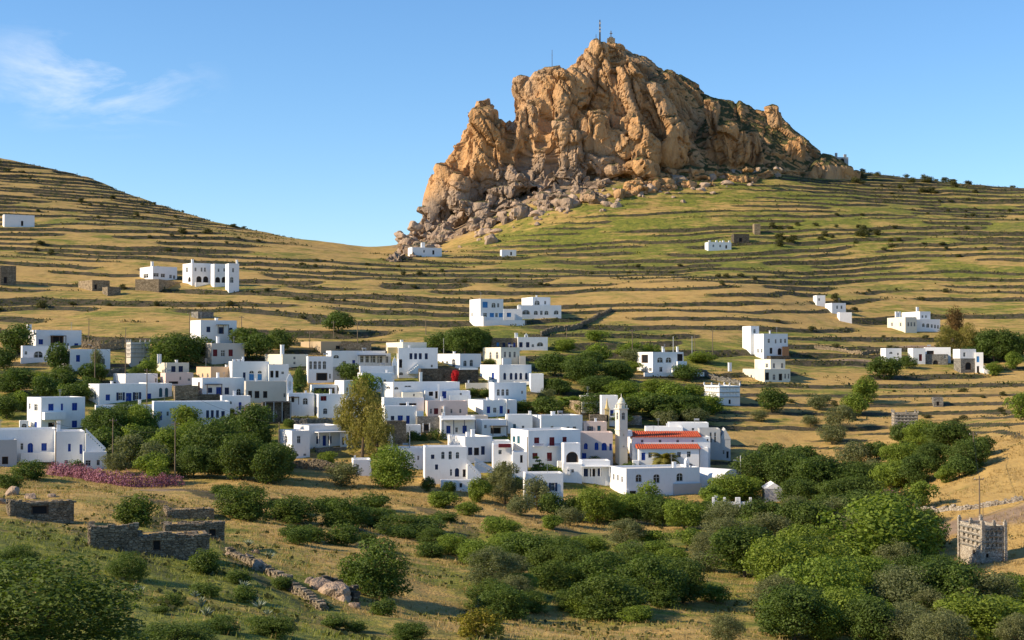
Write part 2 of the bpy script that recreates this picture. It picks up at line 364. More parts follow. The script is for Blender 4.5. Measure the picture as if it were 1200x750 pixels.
# ------------------------------------------------------------------ the crag
def build_crag():
    sk = np.array([(446,301),(456,292),(474,266),(492,256),(504,236),(518,198),(532,172),(552,141),(572,128),(590,142),(606,132),(616,99),(640,88),(672,74),(685,60),(700,50),(716,46),(740,57),(760,64),(790,87),(812,99),(830,109),(860,114),(885,127),(905,127),(925,147),(950,167),(970,182),(990,192),(1010,199)], float)
    bs = np.array([(446,304),(470,300),(500,275),(540,252),(590,226),(640,210),(690,204),(760,200),(800,200),(900,200),(970,196),(1010,203)], float)
    fd = np.array([(446,860),(500,856),(560,850),(620,838),(680,836),(740,842),(800,852),(900,868),(1010,905)], float)   # distance of the cliff foot
    run = np.array([(446,.55),(600,.42),(700,.5),(760,.7),(820,1.05),(1010,1.25)], float)
    V, Fc = [], []
    us = np.linspace(446, 1010, 72); m = 15
    prof = [(0,-.5),(0.02,0),(.06,.22),(.13,.42),(.24,.60),(.42,.76),(.68,.90),(1,1.0),(1.35,.97),(1.8,.80),(2.5,.5),(3.2,.2),(3.6,-.1),(3.6,-.5),(1.8,-.5)]
    profs = [(0,-.5),(0.0,0),(.16,.17),(.32,.33),(.48,.5),(.64,.67),(.82,.84),(1,1.0),(1.25,.97),(1.5,.80),(1.8,.5),(2.1,.2),(2.3,-.1),(2.3,-.5),(1.2,-.5)]
    for u in us:
        D = np.interp(u, fd[:, 0], fd[:, 1]); rn = np.interp(u, run[:, 0], run[:, 1])
        b = at_depth(u, np.interp(u, bs[:, 0], bs[:, 1]), D)
        # height so that the crest, standing farther back, meets the skyline
        vt = np.interp(u, sk[:, 0], sk[:, 1]) + 2
        h = 60.0
        for _ in range(12): h = at_depth(u, vt, D + rn * h)[2] - b[2]
        h = max(h, 2.5); w = float(sstep(770, 850, u))
        d = ray(u, 300); d = d / d[1]
        for (p, q), (p2, q2) in zip(prof, profs):
            pp, qq = p * (1 - w) + p2 * w, q * (1 - w) + q2 * w
            yy = D + rn * h * pp
            V.append((d[0] * yy, yy, b[2] + h * qq - (6 if qq < 0 else 0)))
    n = len(us)
    for i in range(n - 1):
        for j in range(m):
            k = (j + 1) % m; Fc.append((i * m + j, (i + 1) * m + j, (i + 1) * m + k, i * m + k))
    Fc.append(tuple(range(m))[::1]); Fc.append(tuple((n - 1) * m + j for j in range(m))[::-1])
    bm = bmesh.new(); bv = [bm.verts.new(v) for v in V]
    for f in Fc: bm.faces.new([bv[i] for i in f])
    bmesh.ops.recalc_face_normals(bm, faces=bm.faces)
    # bulges and pillars: u, v, half width px, half height px, distance, depth factor, lean
    LB = [(561,186,23,60,846,1.1,8),(537,204,17,42,846,1.1,14),(519,232,12,30,848,1.1,14),(586,184,12,46,842,1.1,4),(573,140,11,20,852,1.,4),(548,214,14,34,838,1.1,10),
          (640,140,34,62,848,.7,10),(618,168,20,56,840,.75,8),(652,180,15,38,833,.8,4),(668,128,18,48,848,.75,8),(612,120,14,30,852,.8,8),
          (704,100,20,52,854,.8,-4),(712,68,26,17,868,1.,0),(690,82,15,28,862,.9,6),(738,112,20,46,852,.8,-12),(765,138,20,42,852,.8,-16),(748,166,18,30,840,.9,-8),
          (700,166,20,40,836,.9,-4),(680,180,15,26,832,.9,0),(724,176,13,28,836,.9,-12),(782,165,14,28,848,.9,-14),
          (836,152,11,38,870,.9,-8),(858,168,18,28,866,.9,-14),(882,174,14,22,876,.9,-20),(908,138,10,16,894,.8,-14),(934,174,14,15,894,.8,-20),
          (632,196,17,26,832,.9,4),(606,196,14,30,838,1.,6),
          (488,276,12,13,850,1.1,12),(470,289,9,8,854,1.2,12),(503,260,10,14,846,1.1,10)]
    rg = np.random.default_rng(19)
    for k in range(190):
        u = rg.uniform(456, 900); top = np.interp(u, bs[:, 0], bs[:, 1]); th = np.interp(u, [450, 520, 640, 760, 900], [6, 26, 40, 26, 10])
        v = top + th * rg.uniform(-.1, 1.0) ** 1.0; P = hit(u, v, 830)
        if P[1] > 890: continue
        sz = rg.uniform(5, 13); LB.append((u, v, sz, sz * rg.uniform(.35, .7), P[1], rg.uniform(.7, 1.2), rg.uniform(-20, 25)))
    for (u, v, rx, rz, D, kd, lean) in LB:
        p = at_depth(u, v, D); s_ = D / F
        mt = Matrix.Translation(p) @ Matrix.Rotation(R(lean), 4, 'Y') @ Matrix.Rotation(R(random.uniform(-25, 25)), 4, 'Z') @ Matrix.Diagonal((rx * s_, max(rx, .45 * rz) * s_ * kd, rz * s_, 1))
        r_ = bmesh.ops.create_icosphere(bm, subdivisions=2 if rx < 13.5 else 3, radius=1.0, matrix=mt)
        for q in r_['verts']:
            l = mt.inverted() @ q.co; a = np.array(l); a = np.sign(a) * np.abs(a) ** 0.62; q.co = mt @ Vector(a)
    me = bpy.data.meshes.new('crag_src'); bm.to_mesh(me); bm.free()
    o = bpy.data.objects.new('crag_src', me); COL.objects.link(o)
    md = o.modifiers.new('r', 'REMESH'); md.mode = 'VOXEL'; md.voxel_size = 0.8
    dg = bpy.context.evaluated_depsgraph_get(); dg.update()
    me2 = bpy.data.meshes.new_from_object(o.evaluated_get(dg)); bpy.data.objects.remove(o)
    N = len(me2.vertices); co = np.empty(N * 3, np.float32); me2.vertices.foreach_get('co', co); co = co.reshape(-1, 3).astype(float)
    no = np.empty(N * 3, np.float32); me2.vertices.foreach_get('normal', no); no = no.reshape(-1, 3).astype(float)
    x, y, z = co.T
    wx = fbm3(x / 22, y / 22, z / 22, 2, 61) * 6; wz = fbm3(x / 25, y / 25, z / 25, 2, 66) * 7
    a = R(16); xr = x * math.cos(a) + z * math.sin(a); zr = -x * math.sin(a) + z * math.cos(a)
    def facet(sx, sy, sz, seed, tilt):
        X_, Y_, Z_ = (xr + wx) / sx, (y + wz * .4) / sy, (zr + wz) / sz
        f1, f2, i_, c_ = cell3(X_, Y_, Z_, seed)
        t1, t2 = np.mod(i_ * 17.13, 1) - .5, np.mod(i_ * 91.7, 1) - .5
        return f2 - f1, i_ - .5, ((X_ - c_[0]) * sx * t1 + (Z_ - c_[2]) * sz * t2 * .6) * tilt
    e1, i1, p1_ = facet(27, 27, 46, 71, 0.9)
    e2, i2, p2_ = facet(11, 11, 19, 81, 0.85)
    e3, i3, p3_ = facet(4.4, 4.4, 8, 101, 0.8)
    e4, i4, p4_ = facet(1.9, 1.9, 3.6, 111, 0.8)
    rid = np.abs(fbm3((xr + wx) / 10, y / 10, zr / 40, 3, 91))                 # narrow near-vertical fissures
    rid2 = np.abs(fbm3((xr * .6 + z * .8 + wz) / 8, y / 9, (z - x * .7) / 40, 3, 97))   # slanting joints
    disp = (2.2 * fbm3(x / 34, y / 34, z / 34, 3, 51) + 3.2 * i1 + np.clip(p1_, -3.4, 3.4) - 1.8 * np.exp(-e1 / 0.04) + 1.1 * i2 + np.clip(p2_ * .8, -1.4, 1.4) - 0.5 * np.exp(-e2 / 0.04)
            + 0.45 * i3 + np.clip(p3_ * .7, -.7, .7) + 0.25 * i4 + np.clip(p4_ * .7, -.35, .35) - 2.2 * np.exp(-rid / 0.03) - 0.8 * np.exp(-rid2 / 0.025) + 0.4 * fbm3(x / 2.2, y / 2.2, z / 3, 3, 95))
    disp = np.clip(disp, -7, 5)
    right = sstep(85, 140, x)
    smoothback = sstep(0.55, 0.85, no[:, 2])
    disp = disp * (1 - 0.45 * smoothback) * (1 - 0.25 * right)
    co2 = co + no * disp[:, None]
    me2.vertices.foreach_set('co', co2.astype(np.float32).ravel()); me2.update()
    nf = len(me2.polygons); me2.polygons.foreach_set('use_smooth', np.zeros(nf, bool))
    no = np.empty(N * 3, np.float32); me2.vertices.foreach_get('normal', no); no = no.reshape(-1, 3)
    attr(me2, 'crack', np.clip(np.exp(-rid / 0.04) + .7 * np.exp(-rid2 / 0.035) + .6 * np.exp(-e1 / 0.04) + .3 * np.exp(-e2 / 0.04), 0, 1))
    attr(me2, 'up', np.clip(no[:, 2] * (0.75 + 0.45 * sstep(70, 110, co[:, 0])) , 0, 1.2))
    base = np.interp(co[:, 0] / co[:, 1] * F + 600, bs[:, 0], bs[:, 1]); vpx = VH - co[:, 2] / co[:, 1] * F
    attr(me2, 'low', np.clip(1 - (base - vpx) / 45, 0, 1) * sstep(760, 560, co[:, 0] / co[:, 1] * F + 600) + 0.25)
    print('CRAG', len(me2.polygons), 'GROUND', len(ground.data.polygons)); me2.name = 'crag'
    return tag(link('crag', me2, 'rock'), kind='structure')
crag = build_crag()
# ------------------------------------------------------------------ house materials
def wallmat(name, base, dirt=(0.45, 0.40, 0.33), amt=0.5):
    t = NT(name); n1 = t.noise(0.5, 5, 0.65); n2 = t.noise(3.0, 4, 0.6, t.coord((1, 1, 0.25)))
    c = t.mix(t.rng(n1, .45, .8, 0, amt), base, tuple(b * 0.82 for b in base))
    c = t.mix(t.rng(n2, .58, .8, 0, amt), c, dirt)
    t.col(c); t.bump(t.noise(2.5, 4, .6), .25, .05)
wallmat('white', (0.80, 0.79, 0.77)); wallmat('cream', (0.72, 0.66, 0.53)); wallmat('beige', (0.56, 0.51, 0.44)); wallmat('peach', (0.64, 0.44, 0.28))
wallmat('pink', (0.66, 0.52, 0.46)); wallmat('grey', (0.42, 0.42, 0.41)); wallmat('tan', (0.46, 0.35, 0.22)); wallmat('roofw', (0.62, 0.60, 0.56), amt=.6); wallmat('ochre', (0.62, 0.46, 0.20))
def flat(name, c, rough=.6, var=.25):
    t = NT(name); t.b.inputs['Roughness'].default_value = rough
    t.col(t.mix(t.rng(t.noise(4.0, 3), .3, .7), c, tuple(k * (1 - var) for k in c)))
flat('blue', (0.02, 0.06, 0.30)); flat('navy', (0.02, 0.035, 0.09)); flat('maroon', (0.16, 0.02, 0.025)); flat('teal', (0.04, 0.12, 0.16)); flat('lblue', (0.06, 0.25, 0.55))
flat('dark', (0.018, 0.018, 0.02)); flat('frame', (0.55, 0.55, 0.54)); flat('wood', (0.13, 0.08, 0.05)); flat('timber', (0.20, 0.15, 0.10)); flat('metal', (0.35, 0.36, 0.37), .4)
flat('reddark', (0.30, 0.01, 0.015)); flat('potted', (0.30, 0.12, 0.06))
t = NT('glass'); t.b.inputs['Roughness'].default_value = .12; t.b.inputs['Specular IOR Level'].default_value = .5; t.col((0.02, 0.025, 0.03))
t = NT('tile'); c = t.mix(t.rng(t.noise(1.5, 4), .3, .7), (0.36, 0.055, 0.025), (0.48, 0.11, 0.05)); t.col(c)
def stonemat(name, a, b, sc=2.6):
    t = NT(name); v = t.n('ShaderNodeTexVoronoi', feature='F1'); v.inputs['Scale'].default_value = sc; t.l(t.coord((1, 1, 1.9)), v.inputs['Vector'])
    e = t.n('ShaderNodeTexVoronoi', feature='DISTANCE_TO_EDGE'); e.inputs['Scale'].default_value = sc; t.l(t.coord((1, 1, 1.9)), e.inputs['Vector'])
    sep = t.n('ShaderNodeSeparateColor'); t.l(v.outputs['Color'], sep.inputs[0])
    c = t.mix(sep.outputs[0], a, b); c = t.mix(t.rng(t.noise(.6, 4), .5, .7, 0, .6), c, tuple(k * .6 for k in a))
    c = t.mix(t.rng(e.outputs['Distance'], 0, .06, 1, 0), c, (0.035, 0.03, 0.024))
    t.col(c); t.bump(t.rng(e.outputs['Distance'], 0, .12), .8, .08)
stonemat('stone', (0.17, 0.135, 0.09), (0.36, 0.29, 0.20)); stonemat('stonegrey', (0.17, 0.16, 0.14), (0.33, 0.31, 0.27)); stonemat('stonedark', (0.07, 0.06, 0.045), (0.17, 0.145, 0.11)); stonemat('stonetan', (0.24, 0.18, 0.11), (0.44, 0.35, 0.23))
stonemat('stonepale', (0.36, 0.30, 0.23), (0.56, 0.50, 0.41), 3.2)
# ------------------------------------------------------------------ shared little meshes
def boxmesh(name, boxes):
    V, Fc = [], []
    for (x0, x1, y0, y1, z0, z1) in boxes:
        k = len(V); V += [(x0,y0,z0),(x1,y0,z0),(x1,y1,z0),(x0,y1,z0),(x0,y0,z1),(x1,y0,z1),(x1,y1,z1),(x0,y1,z1)]
        Fc += [(k,k+3,k+2,k+1),(k+4,k+5,k+6,k+7),(k,k+1,k+5,k+4),(k+1,k+2,k+6,k+5),(k+2,k+3,k+7,k+6),(k+3,k,k+4,k+7)]
    me = bpy.data.meshes.new(name); me.from_pydata(V, [], Fc); me.update(); return me
UNIT = {}
def unit(shape, mat):
    if (shape, mat) not in UNIT:
        if shape == 'frame': m_ = boxmesh('frame', [(-.5,-.4,-.5,.5,-.5,.5),(.4,.5,-.5,.5,-.5,.5),(-.4,.4,-.5,.5,-.5,-.42),(-.4,.4,-.5,.5,.42,.5)])
        elif shape == 'framem': m_ = boxmesh('frame', [(-.5,-.41,-.5,.5,-.5,.5),(.41,.5,-.5,.5,-.5,.5),(-.41,.41,-.5,.5,-.5,-.42),(-.41,.41,-.5,.5,.42,.5),(-.035,.035,-.5,.5,-.42,.42),(-.41,-.035,-.5,.5,.1,.15),(.035,.41,-.5,.5,.1,.15)])
        elif shape == 'leaf': m_ = boxmesh('leaf', [(-.5,.5,-.3,.5,-.5,.5)] + [(-.38,.38,-.5,-.3,a,a+.07) for a in (-.4,-.28,-.16,-.04,.08,.2,.32)])
        elif shape == 'pane': m_ = boxmesh('pane', [(-.5,.5,-.5,.5,-.5,.5)])
        m_.materials.append(MATS[mat]); UNIT[(shape, mat)] = m_
    return UNIT[(shape, mat)]
def put(name, me, root, M):
    o = bpy.data.objects.new(name, me); COL.objects.link(o); o.parent = root; o.matrix_local = M; return o
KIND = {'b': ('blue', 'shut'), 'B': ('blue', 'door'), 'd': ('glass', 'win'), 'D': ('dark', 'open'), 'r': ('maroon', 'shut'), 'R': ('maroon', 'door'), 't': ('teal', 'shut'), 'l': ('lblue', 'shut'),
        'o': ('navy', 'oshut'), 'n': (None, 'niche'), 'w': ('wood', 'door'), 'v': ('navy', 'shut')}
def T(x, y, z): return Matrix.Translation((x, y, z))
def RZ(a): return Matrix.Rotation(a, 4, 'Z')
def SC(x, y, z): return Matrix.Diagonal((x, y, z, 1))
def window(root, Mf, cx, cz, w, h, k):
    """Mf: matrix of the facade plane relative to root (x along the wall, -y outward, z up)."""
    mat, typ = KIND[k]
    if typ == 'niche': return
    P = Mf @ T(cx, 0, cz)
    if typ == 'shut' or typ == 'door':
        f = put('door' if typ == 'door' else 'window', unit('frame', mat), root, P @ T(0, .13, 0) @ SC(w, .10, h))
        for s_ in (-1, 1): put('door_or_shade_panel' if typ == 'door' else 'shutter', unit('leaf', mat), f, T(s_ * .205, .0, 0) @ SC(.38, .7, .84))
    elif typ == 'win':
        f = put('window', unit('framem', 'frame'), root, P @ T(0, .14, 0) @ SC(w, .08, h)); put('pane', unit('pane', 'glass'), f, T(0, .62, 0) @ SC(.98, .3, .98))
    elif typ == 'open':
        f = put('doorway', unit('frame', 'wood'), root, P @ T(0, .16, 0) @ SC(w, .08, h)); put('door_or_shade_panel', unit('pane', 'dark'), f, T(0, .9, 0) @ SC(.98, .6, .98))  # one dark sheet serves dark doors and the painted shade inside open arches
    elif typ == 'oshut':
        f = put('window', unit('framem', 'frame'), root, P @ T(0, .14, 0) @ SC(w, .08, h)); put('pane', unit('pane', 'glass'), f, T(0, .62, 0) @ SC(.98, .3, .98))
        for s_ in (-1, 1): put('shutter', unit('leaf', mat), f, T(s_ * .80, -2.6, 0) @ SC(.54, .6, 1.0))
class Mesher:
    def __init__(s): s.V = []; s.F = []
    def poly(s, pts): k = len(s.V); s.V += [tuple(p) for p in pts]; s.F.append(tuple(range(k, k + len(pts))))
    def box(s, x0, x1, y0, y1, z0, z1):
        c = [(x0,y0,z0),(x1,y0,z0),(x1,y1,z0),(x0,y1,z0),(x0,y0,z1),(x1,y0,z1),(x1,y1,z1),(x0,y1,z1)]
        for f in ((0,3,2,1),(4,5,6,7),(0,1,5,4),(1,2,6,5),(2,3,7,6),(3,0,4,7)): s.poly([c[i] for i in f])
    def prism(s, pts, y0, y1):          # polygon in x-z (counter-clockwise seen from -y), pushed along y
        s.poly([(x, y0, z) for x, z in pts]); s.poly([(x, y1, z) for x, z in pts][::-1]); n = len(pts)
        for i in range(n): a, b = pts[i], pts[(i + 1) % n]; s.poly([(b[0], y0, b[1]), (a[0], y0, a[1]), (a[0], y1, a[1]), (b[0], y1, b[1])])
    def mesh(s, name): me = bpy.data.meshes.new(name); me.from_pydata(s.V, [], s.F); me.update(); return me
def facade(ms, fn, W, z0, z1, ops, dep=0.24):
    """fn(x, d, z) -> point; d = depth behind the wall plane. ops: x0,x1,za,zb,arch"""
    xs = sorted({0.0, W} | {v for o in ops for v in o[:2]}); zs = sorted({z0, z1} | {v for o in ops for v in o[2:4]})
    for a, b in zip(xs, xs[1:]):
        for c, d in zip(zs, zs[1:]):
            mx_, mz_ = (a + b) / 2, (c + d) / 2
            if any(o[0] < mx_ < o[1] and o[2] < mz_ < o[3] for o in ops): continue
            ms.poly([fn(a, 0, c), fn(b, 0, c), fn(b, 0, d), fn(a, 0, d)])
    for (a, b, c, d, arch) in ops:
        if arch:
            r = (b - a) / 2; hh = min(r, (d - c) * .75); zc = d - hh; cx = (a + b) / 2
            pts = [(cx - r * math.cos(math.pi * i / 10), zc + hh * math.sin(math.pi * i / 10)) for i in range(11)]
            for i in range(5): ms.poly([fn(a, 0, d), fn(pts[i][0], 0, pts[i][1]), fn(pts[i + 1][0], 0, pts[i + 1][1])])
            for i in range(5, 10): ms.poly([fn(b, 0, d), fn(pts[i][0], 0, pts[i][1]), fn(pts[i + 1][0], 0, pts[i + 1][1])])
            ms.poly([fn(a, 0, d), fn(pts[5][0], 0, pts[5][1]), fn(b, 0, d)])
            loop = [(a, c)] + pts + [(b, c)]
        else: loop = [(a, c), (a, d), (b, d), (b, c)]
        for p, q in zip(loop, loop[1:] + loop[:1]): ms.poly([fn(p[0], 0, p[1]), fn(q[0], 0, q[1]), fn(q[0], dep, q[1]), fn(p[0], dep, p[1])])
        ms.poly([fn(a, dep, c), fn(b, dep, c), fn(b, dep, d), fn(a, dep, d)])     # closed behind
HREG = []
class House:
    def __init__(s, name, label, cat='house', group=None):
        s.name, s.label, s.cat, s.group = name, label, cat, group; s.root = None; s.fr = []
    def frame(s, x0, xm, x1, yb, o):
        D = o.get('D'); back = o.get('back', 0)
        if 'on' in o: D = s.fr[o['on']]['P'][1]
        P = np.array(at_depth(xm, yb, D) if D else hit(xm, yb))
        if back: P = np.array(at_depth(xm, yb, P[1] + back))
        sc = P[1] / F; al = math.atan2(P[0], P[1]); lw = max(xm - x0, 0) * sc; fw = (x1 - xm) * sc
        if 'th' in o: th = R(o['th']); Ld = o.get('L', max(lw / max(math.sin(th), .05), 3) if lw > .2 else 7)
        elif lw < 0.35: th = R(o.get('dth', 3)); Ld = o.get('L', 6.5)
        else:
            th = R(22); Ld = lw / math.sin(th)
            if Ld < 5: Ld = 5.0; th = math.asin(min(lw / Ld, .8))
            elif Ld > 13: Ld = max(13.0, lw / math.sin(R(65))); th = math.asin(lw / Ld)
            if 'L' in o: Ld = max(o['L'], lw * 1.05); th = math.asin(lw / Ld)
        Wd = fw / math.cos(th)
        phi = th - al
        return dict(P=P, sc=sc, W=Wd, L=Ld, phi=phi, x0=x0, xm=xm, x1=x1, yb=yb, lw=max(xm - x0, .001))
    def add(s, x0, xm, x1, yt, yb, col='white', front=(), left=(), **o):
        f = s.frame(x0, xm, x1, yb, o); s.fr.append(f)
        Mw = Matrix.Translation(f['P']) @ RZ(f['phi'])
        if s.root is None:
            s.root = empty(s.name, tuple(f['P']), f['phi']); s.Mr = Mw.copy(); s.Mi = Mw.inverted()
            tag(s.root, s.label, s.cat, s.group)
        M = s.Mi @ Mw; f['M'] = M
        Wd, Ld, sc = f['W'], f['L'], f['sc']; Ht = (yb - yt) * sc; f['H'] = Ht; z0 = -o.get('found', 3.5)
        if 'on' in o: z0 = -o.get('found', .02)
        par = o.get('par', .35); th = .28
        def ops_of(lst, lo, span, Wm):
            out = []; info = []
            for q in lst:
                k, cx, cy, w, h = q; arch = k[0] == 'a'; k = k[-1]
                c = (cx - lo) / span * Wm; ww = max(w / span * Wm, .35); hh = h * sc; cz = (yb - cy) * sc
                a, b = max(c - ww / 2, .12), min(c + ww / 2, Wm - .12); za, zb = cz - hh / 2, min(cz + hh / 2, Ht - .1)
                if b - a < .2 or zb - za < .2: continue
                if any(not (b <= p[0] or a >= p[1] or zb <= p[2] or za >= p[3]) for p in out): continue
                out.append((a, b, za, zb, arch)); info.append(((a + b) / 2, (za + zb) / 2, b - a, zb - za, k))
            return out, info
        fo, fi = ops_of(front, xm, x1 - xm, Wd); lo_, li = ops_of(left, x0, f['lw'], Ld)
        ms = Mesher()
        facade(ms, lambda x, d, z: (x, d, z), Wd, z0, Ht, fo)
        facade(ms, lambda x, d, z: (d, Ld - x, z), Ld, z0, Ht, lo_)
        ms.poly([(Wd, 0, z0), (Wd, Ld, z0), (Wd, Ld, Ht), (Wd, 0, Ht)]); ms.poly([(Wd, Ld, z0), (0, Ld, z0), (0, Ld, Ht), (Wd, Ld, Ht)])
        rt = o.get('roof', 'flat')
        if rt == 'flat':
            i = th; zr = Ht - par
            for a, b in (((0,0),(Wd,0)),((Wd,0),(Wd,Ld)),((Wd,Ld),(0,Ld)),((0,Ld),(0,0))):
                A_ = (min(max(a[0], i), Wd - i), min(max(a[1], i), Ld - i)); B_ = (min(max(b[0], i), Wd - i), min(max(b[1], i), Ld - i))
                ms.poly([(a[0], a[1], Ht), (b[0], b[1], Ht), (B_[0], B_[1], Ht), (A_[0], A_[1], Ht)])
                ms.poly([(A_[0], A_[1], Ht), (B_[0], B_[1], Ht), (B_[0], B_[1], zr), (A_[0], A_[1], zr)])
            rm = Mesher(); rm.box(i - .002, Wd - i + .002, i - .002, Ld - i + .002, zr - .2, zr - .001)
            put('roof', rm.mesh('roof'), s.root, M).data.materials.append(MATS[o.get('rcol', 'roofw' if col in ('white', 'cream', 'beige', 'peach', 'pink') else 'stonegrey')])
        else:
            rm = Mesher(); rh = o.get('rh', 1.2)
            if rt == 'gable': pts = [(-.15, Ht), (Wd + .15, Ht), (Wd / 2, Ht + rh)]
            elif rt == 'vault': pts = [(0, Ht)] + [(Wd / 2 - Wd / 2 * math.cos(math.pi * k / 14), Ht + rh * math.sin(math.pi * k / 14)) for k in range(14, -1, -1)]; pts = [(Wd / 2 - Wd / 2 * math.cos(math.pi * k / 14), Ht + rh * math.sin(math.pi * k / 14)) for k in range(15)][::-1]
            rm.prism(pts, -.05, Ld + .05)
            put('roof', rm.mesh('roof'), s.root, M).data.materials.append(MATS[o.get('rcol', 'white')])
        if rt == 'flat' and Wd > 5 and col in ('white', 'cream', 'pink', 'beige', 'peach') and not o.get('bare'):
            rg = random.Random(int(xm * 7 + yt)); k = rg.random(); zr = Ht - par
            if k < .45:
                cx, cy = rg.uniform(.6, Wd - .9), rg.uniform(1.2, max(1.4, Ld - 1.2)); m2 = Mesher(); hw = rg.uniform(.18, .32); hh = rg.uniform(.7, 1.5); m2.box(cx - hw, cx + hw, cy - hw, cy + hw, zr, zr + hh); m2.box(cx - hw - .05, cx + hw + .05, cy - hw - .05, cy + hw + .05, zr + hh + .001, zr + hh + .09)
                put('chimney', m2.mesh('chimney'), s.root, M).data.materials.append(MATS['white'])
            if .3 < k < .62:
                cx, cy = rg.uniform(.6, Wd - .6), rg.uniform(1, max(1.2, Ld - 1)); m2 = Mesher(); hh = rg.uniform(1.6, 2.8); m2.box(cx - .03, cx + .03, cy - .03, cy + .03, zr, zr + hh)
                for q_ in (.75, .85, .95): m2.box(cx - .45 * q_, cx + .45 * q_, cy - .055, cy - .031, zr + hh * q_, zr + hh * q_ + .04)
                put('aerial', m2.mesh('aerial'), s.root, M).data.materials.append(MATS['metal'])
            if k > .84:
                cx, cy = rg.uniform(.9, Wd - .9), rg.uniform(1.2, max(1.4, Ld - 1.2)); m2 = Mesher(); m2.prism([(cx - .55, zr + .75), (cx + .55, zr + .75), (cx + .55, zr + 1.15), (cx - .55, zr + 1.15)], cy, cy + .4); m2.box(cx - .5, cx - .44, cy + .05, cy + .35, zr, zr + .75); m2.box(cx + .44, cx + .5, cy + .05, cy + .35, zr, zr + .75)
                put('water_tank', m2.mesh('water_tank'), s.root, M).data.materials.append(MATS['metal'])
        w_ = put('wall', ms.mesh('wall'), s.root, M); w_.data.materials.append(MATS[col])
        for (cx, cz, w, h, k) in fi: window(s.root, M, cx, cz, w, h, k)
        ML = M @ T(0, Ld, 0) @ RZ(-math.pi / 2)
        for (cx, cz, w, h, k) in li: window(s.root, ML, cx, cz, w, h, k)
        return s
    def loc(s, i, x, y, dep=0.0):
        f = s.fr[i]; return (x - f['xm']) * f['sc'] * f['W'] / max((f['x1'] - f['xm']) * f['sc'], .01), dep, (f['yb'] - y) * f['sc']
    def part(s, i, name, ms, mat):
        o = put(name, ms.mesh(name), s.root, s.fr[i]['M']); o.data.materials.append(MATS[mat]); return o
    def chim(s, i, x, yt, yb, w=3.5, dep=1.2, mat='white', cap=True):
        X, _, z1 = s.loc(i, x, yt); _, _, z0 = s.loc(i, x, yb); hw = w * s.fr[i]['sc'] / 2; ms = Mesher()
        ms.box(X - hw, X + hw, dep, dep + 2 * hw, z0 - .3, z1 - .12)
        if cap: ms.box(X - hw - .06, X + hw + .06, dep - .06, dep + 2 * hw + .06, z1 - .12, z1)
        s.part(i, 'chimney', ms, mat); return s
    def slab(s, i, name, xa, xb, ya, yb, d0, d1, mat):     # box given by pixels on the facade plane and metres in depth
        X0, _, z1 = s.loc(i, xa, ya); X1, _, z0 = s.loc(i, xb, yb); ms = Mesher(); ms.box(X0, X1, d0, d1, z0, z1); s.part(i, name, ms, mat); return s
    def stair(s, i, xa, ya, xb, yb, wid=1.1, n=8, mat='white', drop=.25):
        X0, _, Z0 = s.loc(i, xa, ya); X1, _, Z1 = s.loc(i, xb, yb); ms = Mesher(); zb = min(Z0, Z1) - drop
        for k in range(n):
            a, b = X0 + (X1 - X0) * k / n, X0 + (X1 - X0) * (k + 1) / n; z = Z0 + (Z1 - Z0) * (k + .5) / n
            ms.box(min(a, b), max(a, b), -wid - .003, -.003, zb, z)
        s.part(i, 'stair', ms, mat)
        m2 = Mesher(); m2.prism([(X0, Z0 + .1), (X1, Z1 + .1), (X1, Z1 + .75), (X0, Z0 + .75)] if X1 > X0 else [(X1, Z1 + .1), (X0, Z0 + .1), (X0, Z0 + .75), (X1, Z1 + .75)], -wid - .15, -wid - .004)
        s.part(i, 'stair_parapet', m2, mat); return s
    def porch(s, i, xa, xb, yt, yb, d=2.2, mat='white', post='white', n=3):
        X0, _, z1 = s.loc(i, xa, yt); X1, _, z0 = s.loc(i, xb, yb); ms = Mesher(); ms.box(X0, X1, -d, -.003, z1 - .16, z1); s.part(i, 'porch_roof', ms, mat)
        for k in range(n):
            x = X0 + .12 + (X1 - X0 - .24) * k / max(n - 1, 1); m2 = Mesher(); m2.box(x - .07, x + .07, -d + .05, -d + .19, z0, z1 - .163); s.part(i, 'post', m2, post)
        return s
    def balcony(s, i, xa, xb, y, h=4, d=1.0, mat='wood'):
        X0, _, z = s.loc(i, xa, y); X1, _, _ = s.loc(i, xb, y); hh = h * s.fr[i]['sc']; ms = Mesher(); ms.box(X0, X1, -d, -.003, z - .14, z)
        s.part(i, 'balcony', ms, 'white'); m2 = Mesher(); m2.box(X0, X1, -d, -d + .05, z + hh - .06, z + hh); k = X0
        while k < X1 - .05: m2.box(k, k + .04, -d + .005, -d + .045, z + .001, z + hh - .061); k += .22
        s.part(i, 'railing', m2, mat); return s
    def belfry(s, i, x, yt, yb, w=6, dep=0.5, mat='white'):   # small arched bell gable
        X, _, z1 = s.loc(i, x, yt); _, _, z0 = s.loc(i, x, yb); hw = w * s.fr[i]['sc'] / 2; h = z1 - z0; ms = Mesher()
        facade(ms, lambda a, d, z: (X - hw + a, dep + d, z), 2 * hw, z0 - .5, z0 + h * .72, [(hw * .55, hw * 1.45, z0 + h * .15, z0 + h * .58, True)], .5)
        ms.prism([(X - hw, z0 + h * .72), (X + hw, z0 + h * .72), (X + hw * .2, z0 + h * .95), (X - hw * .2, z0 + h * .95)], dep, dep + .5)
        ms.box(X - hw, X - hw + .01, dep, dep + .5, z0 - .5, z0 + h * .72); ms.box(X + hw - .01, X + hw, dep, dep + .5, z0 - .5, z0 + h * .72); ms.box(X - .05, X + .05, dep + .2, dep + .3, z0 + h * .95, z1 + .2)
        s.part(i, 'belfry', ms, mat); return s
    def pots(s, i, lst, mat='potted'):
        return s
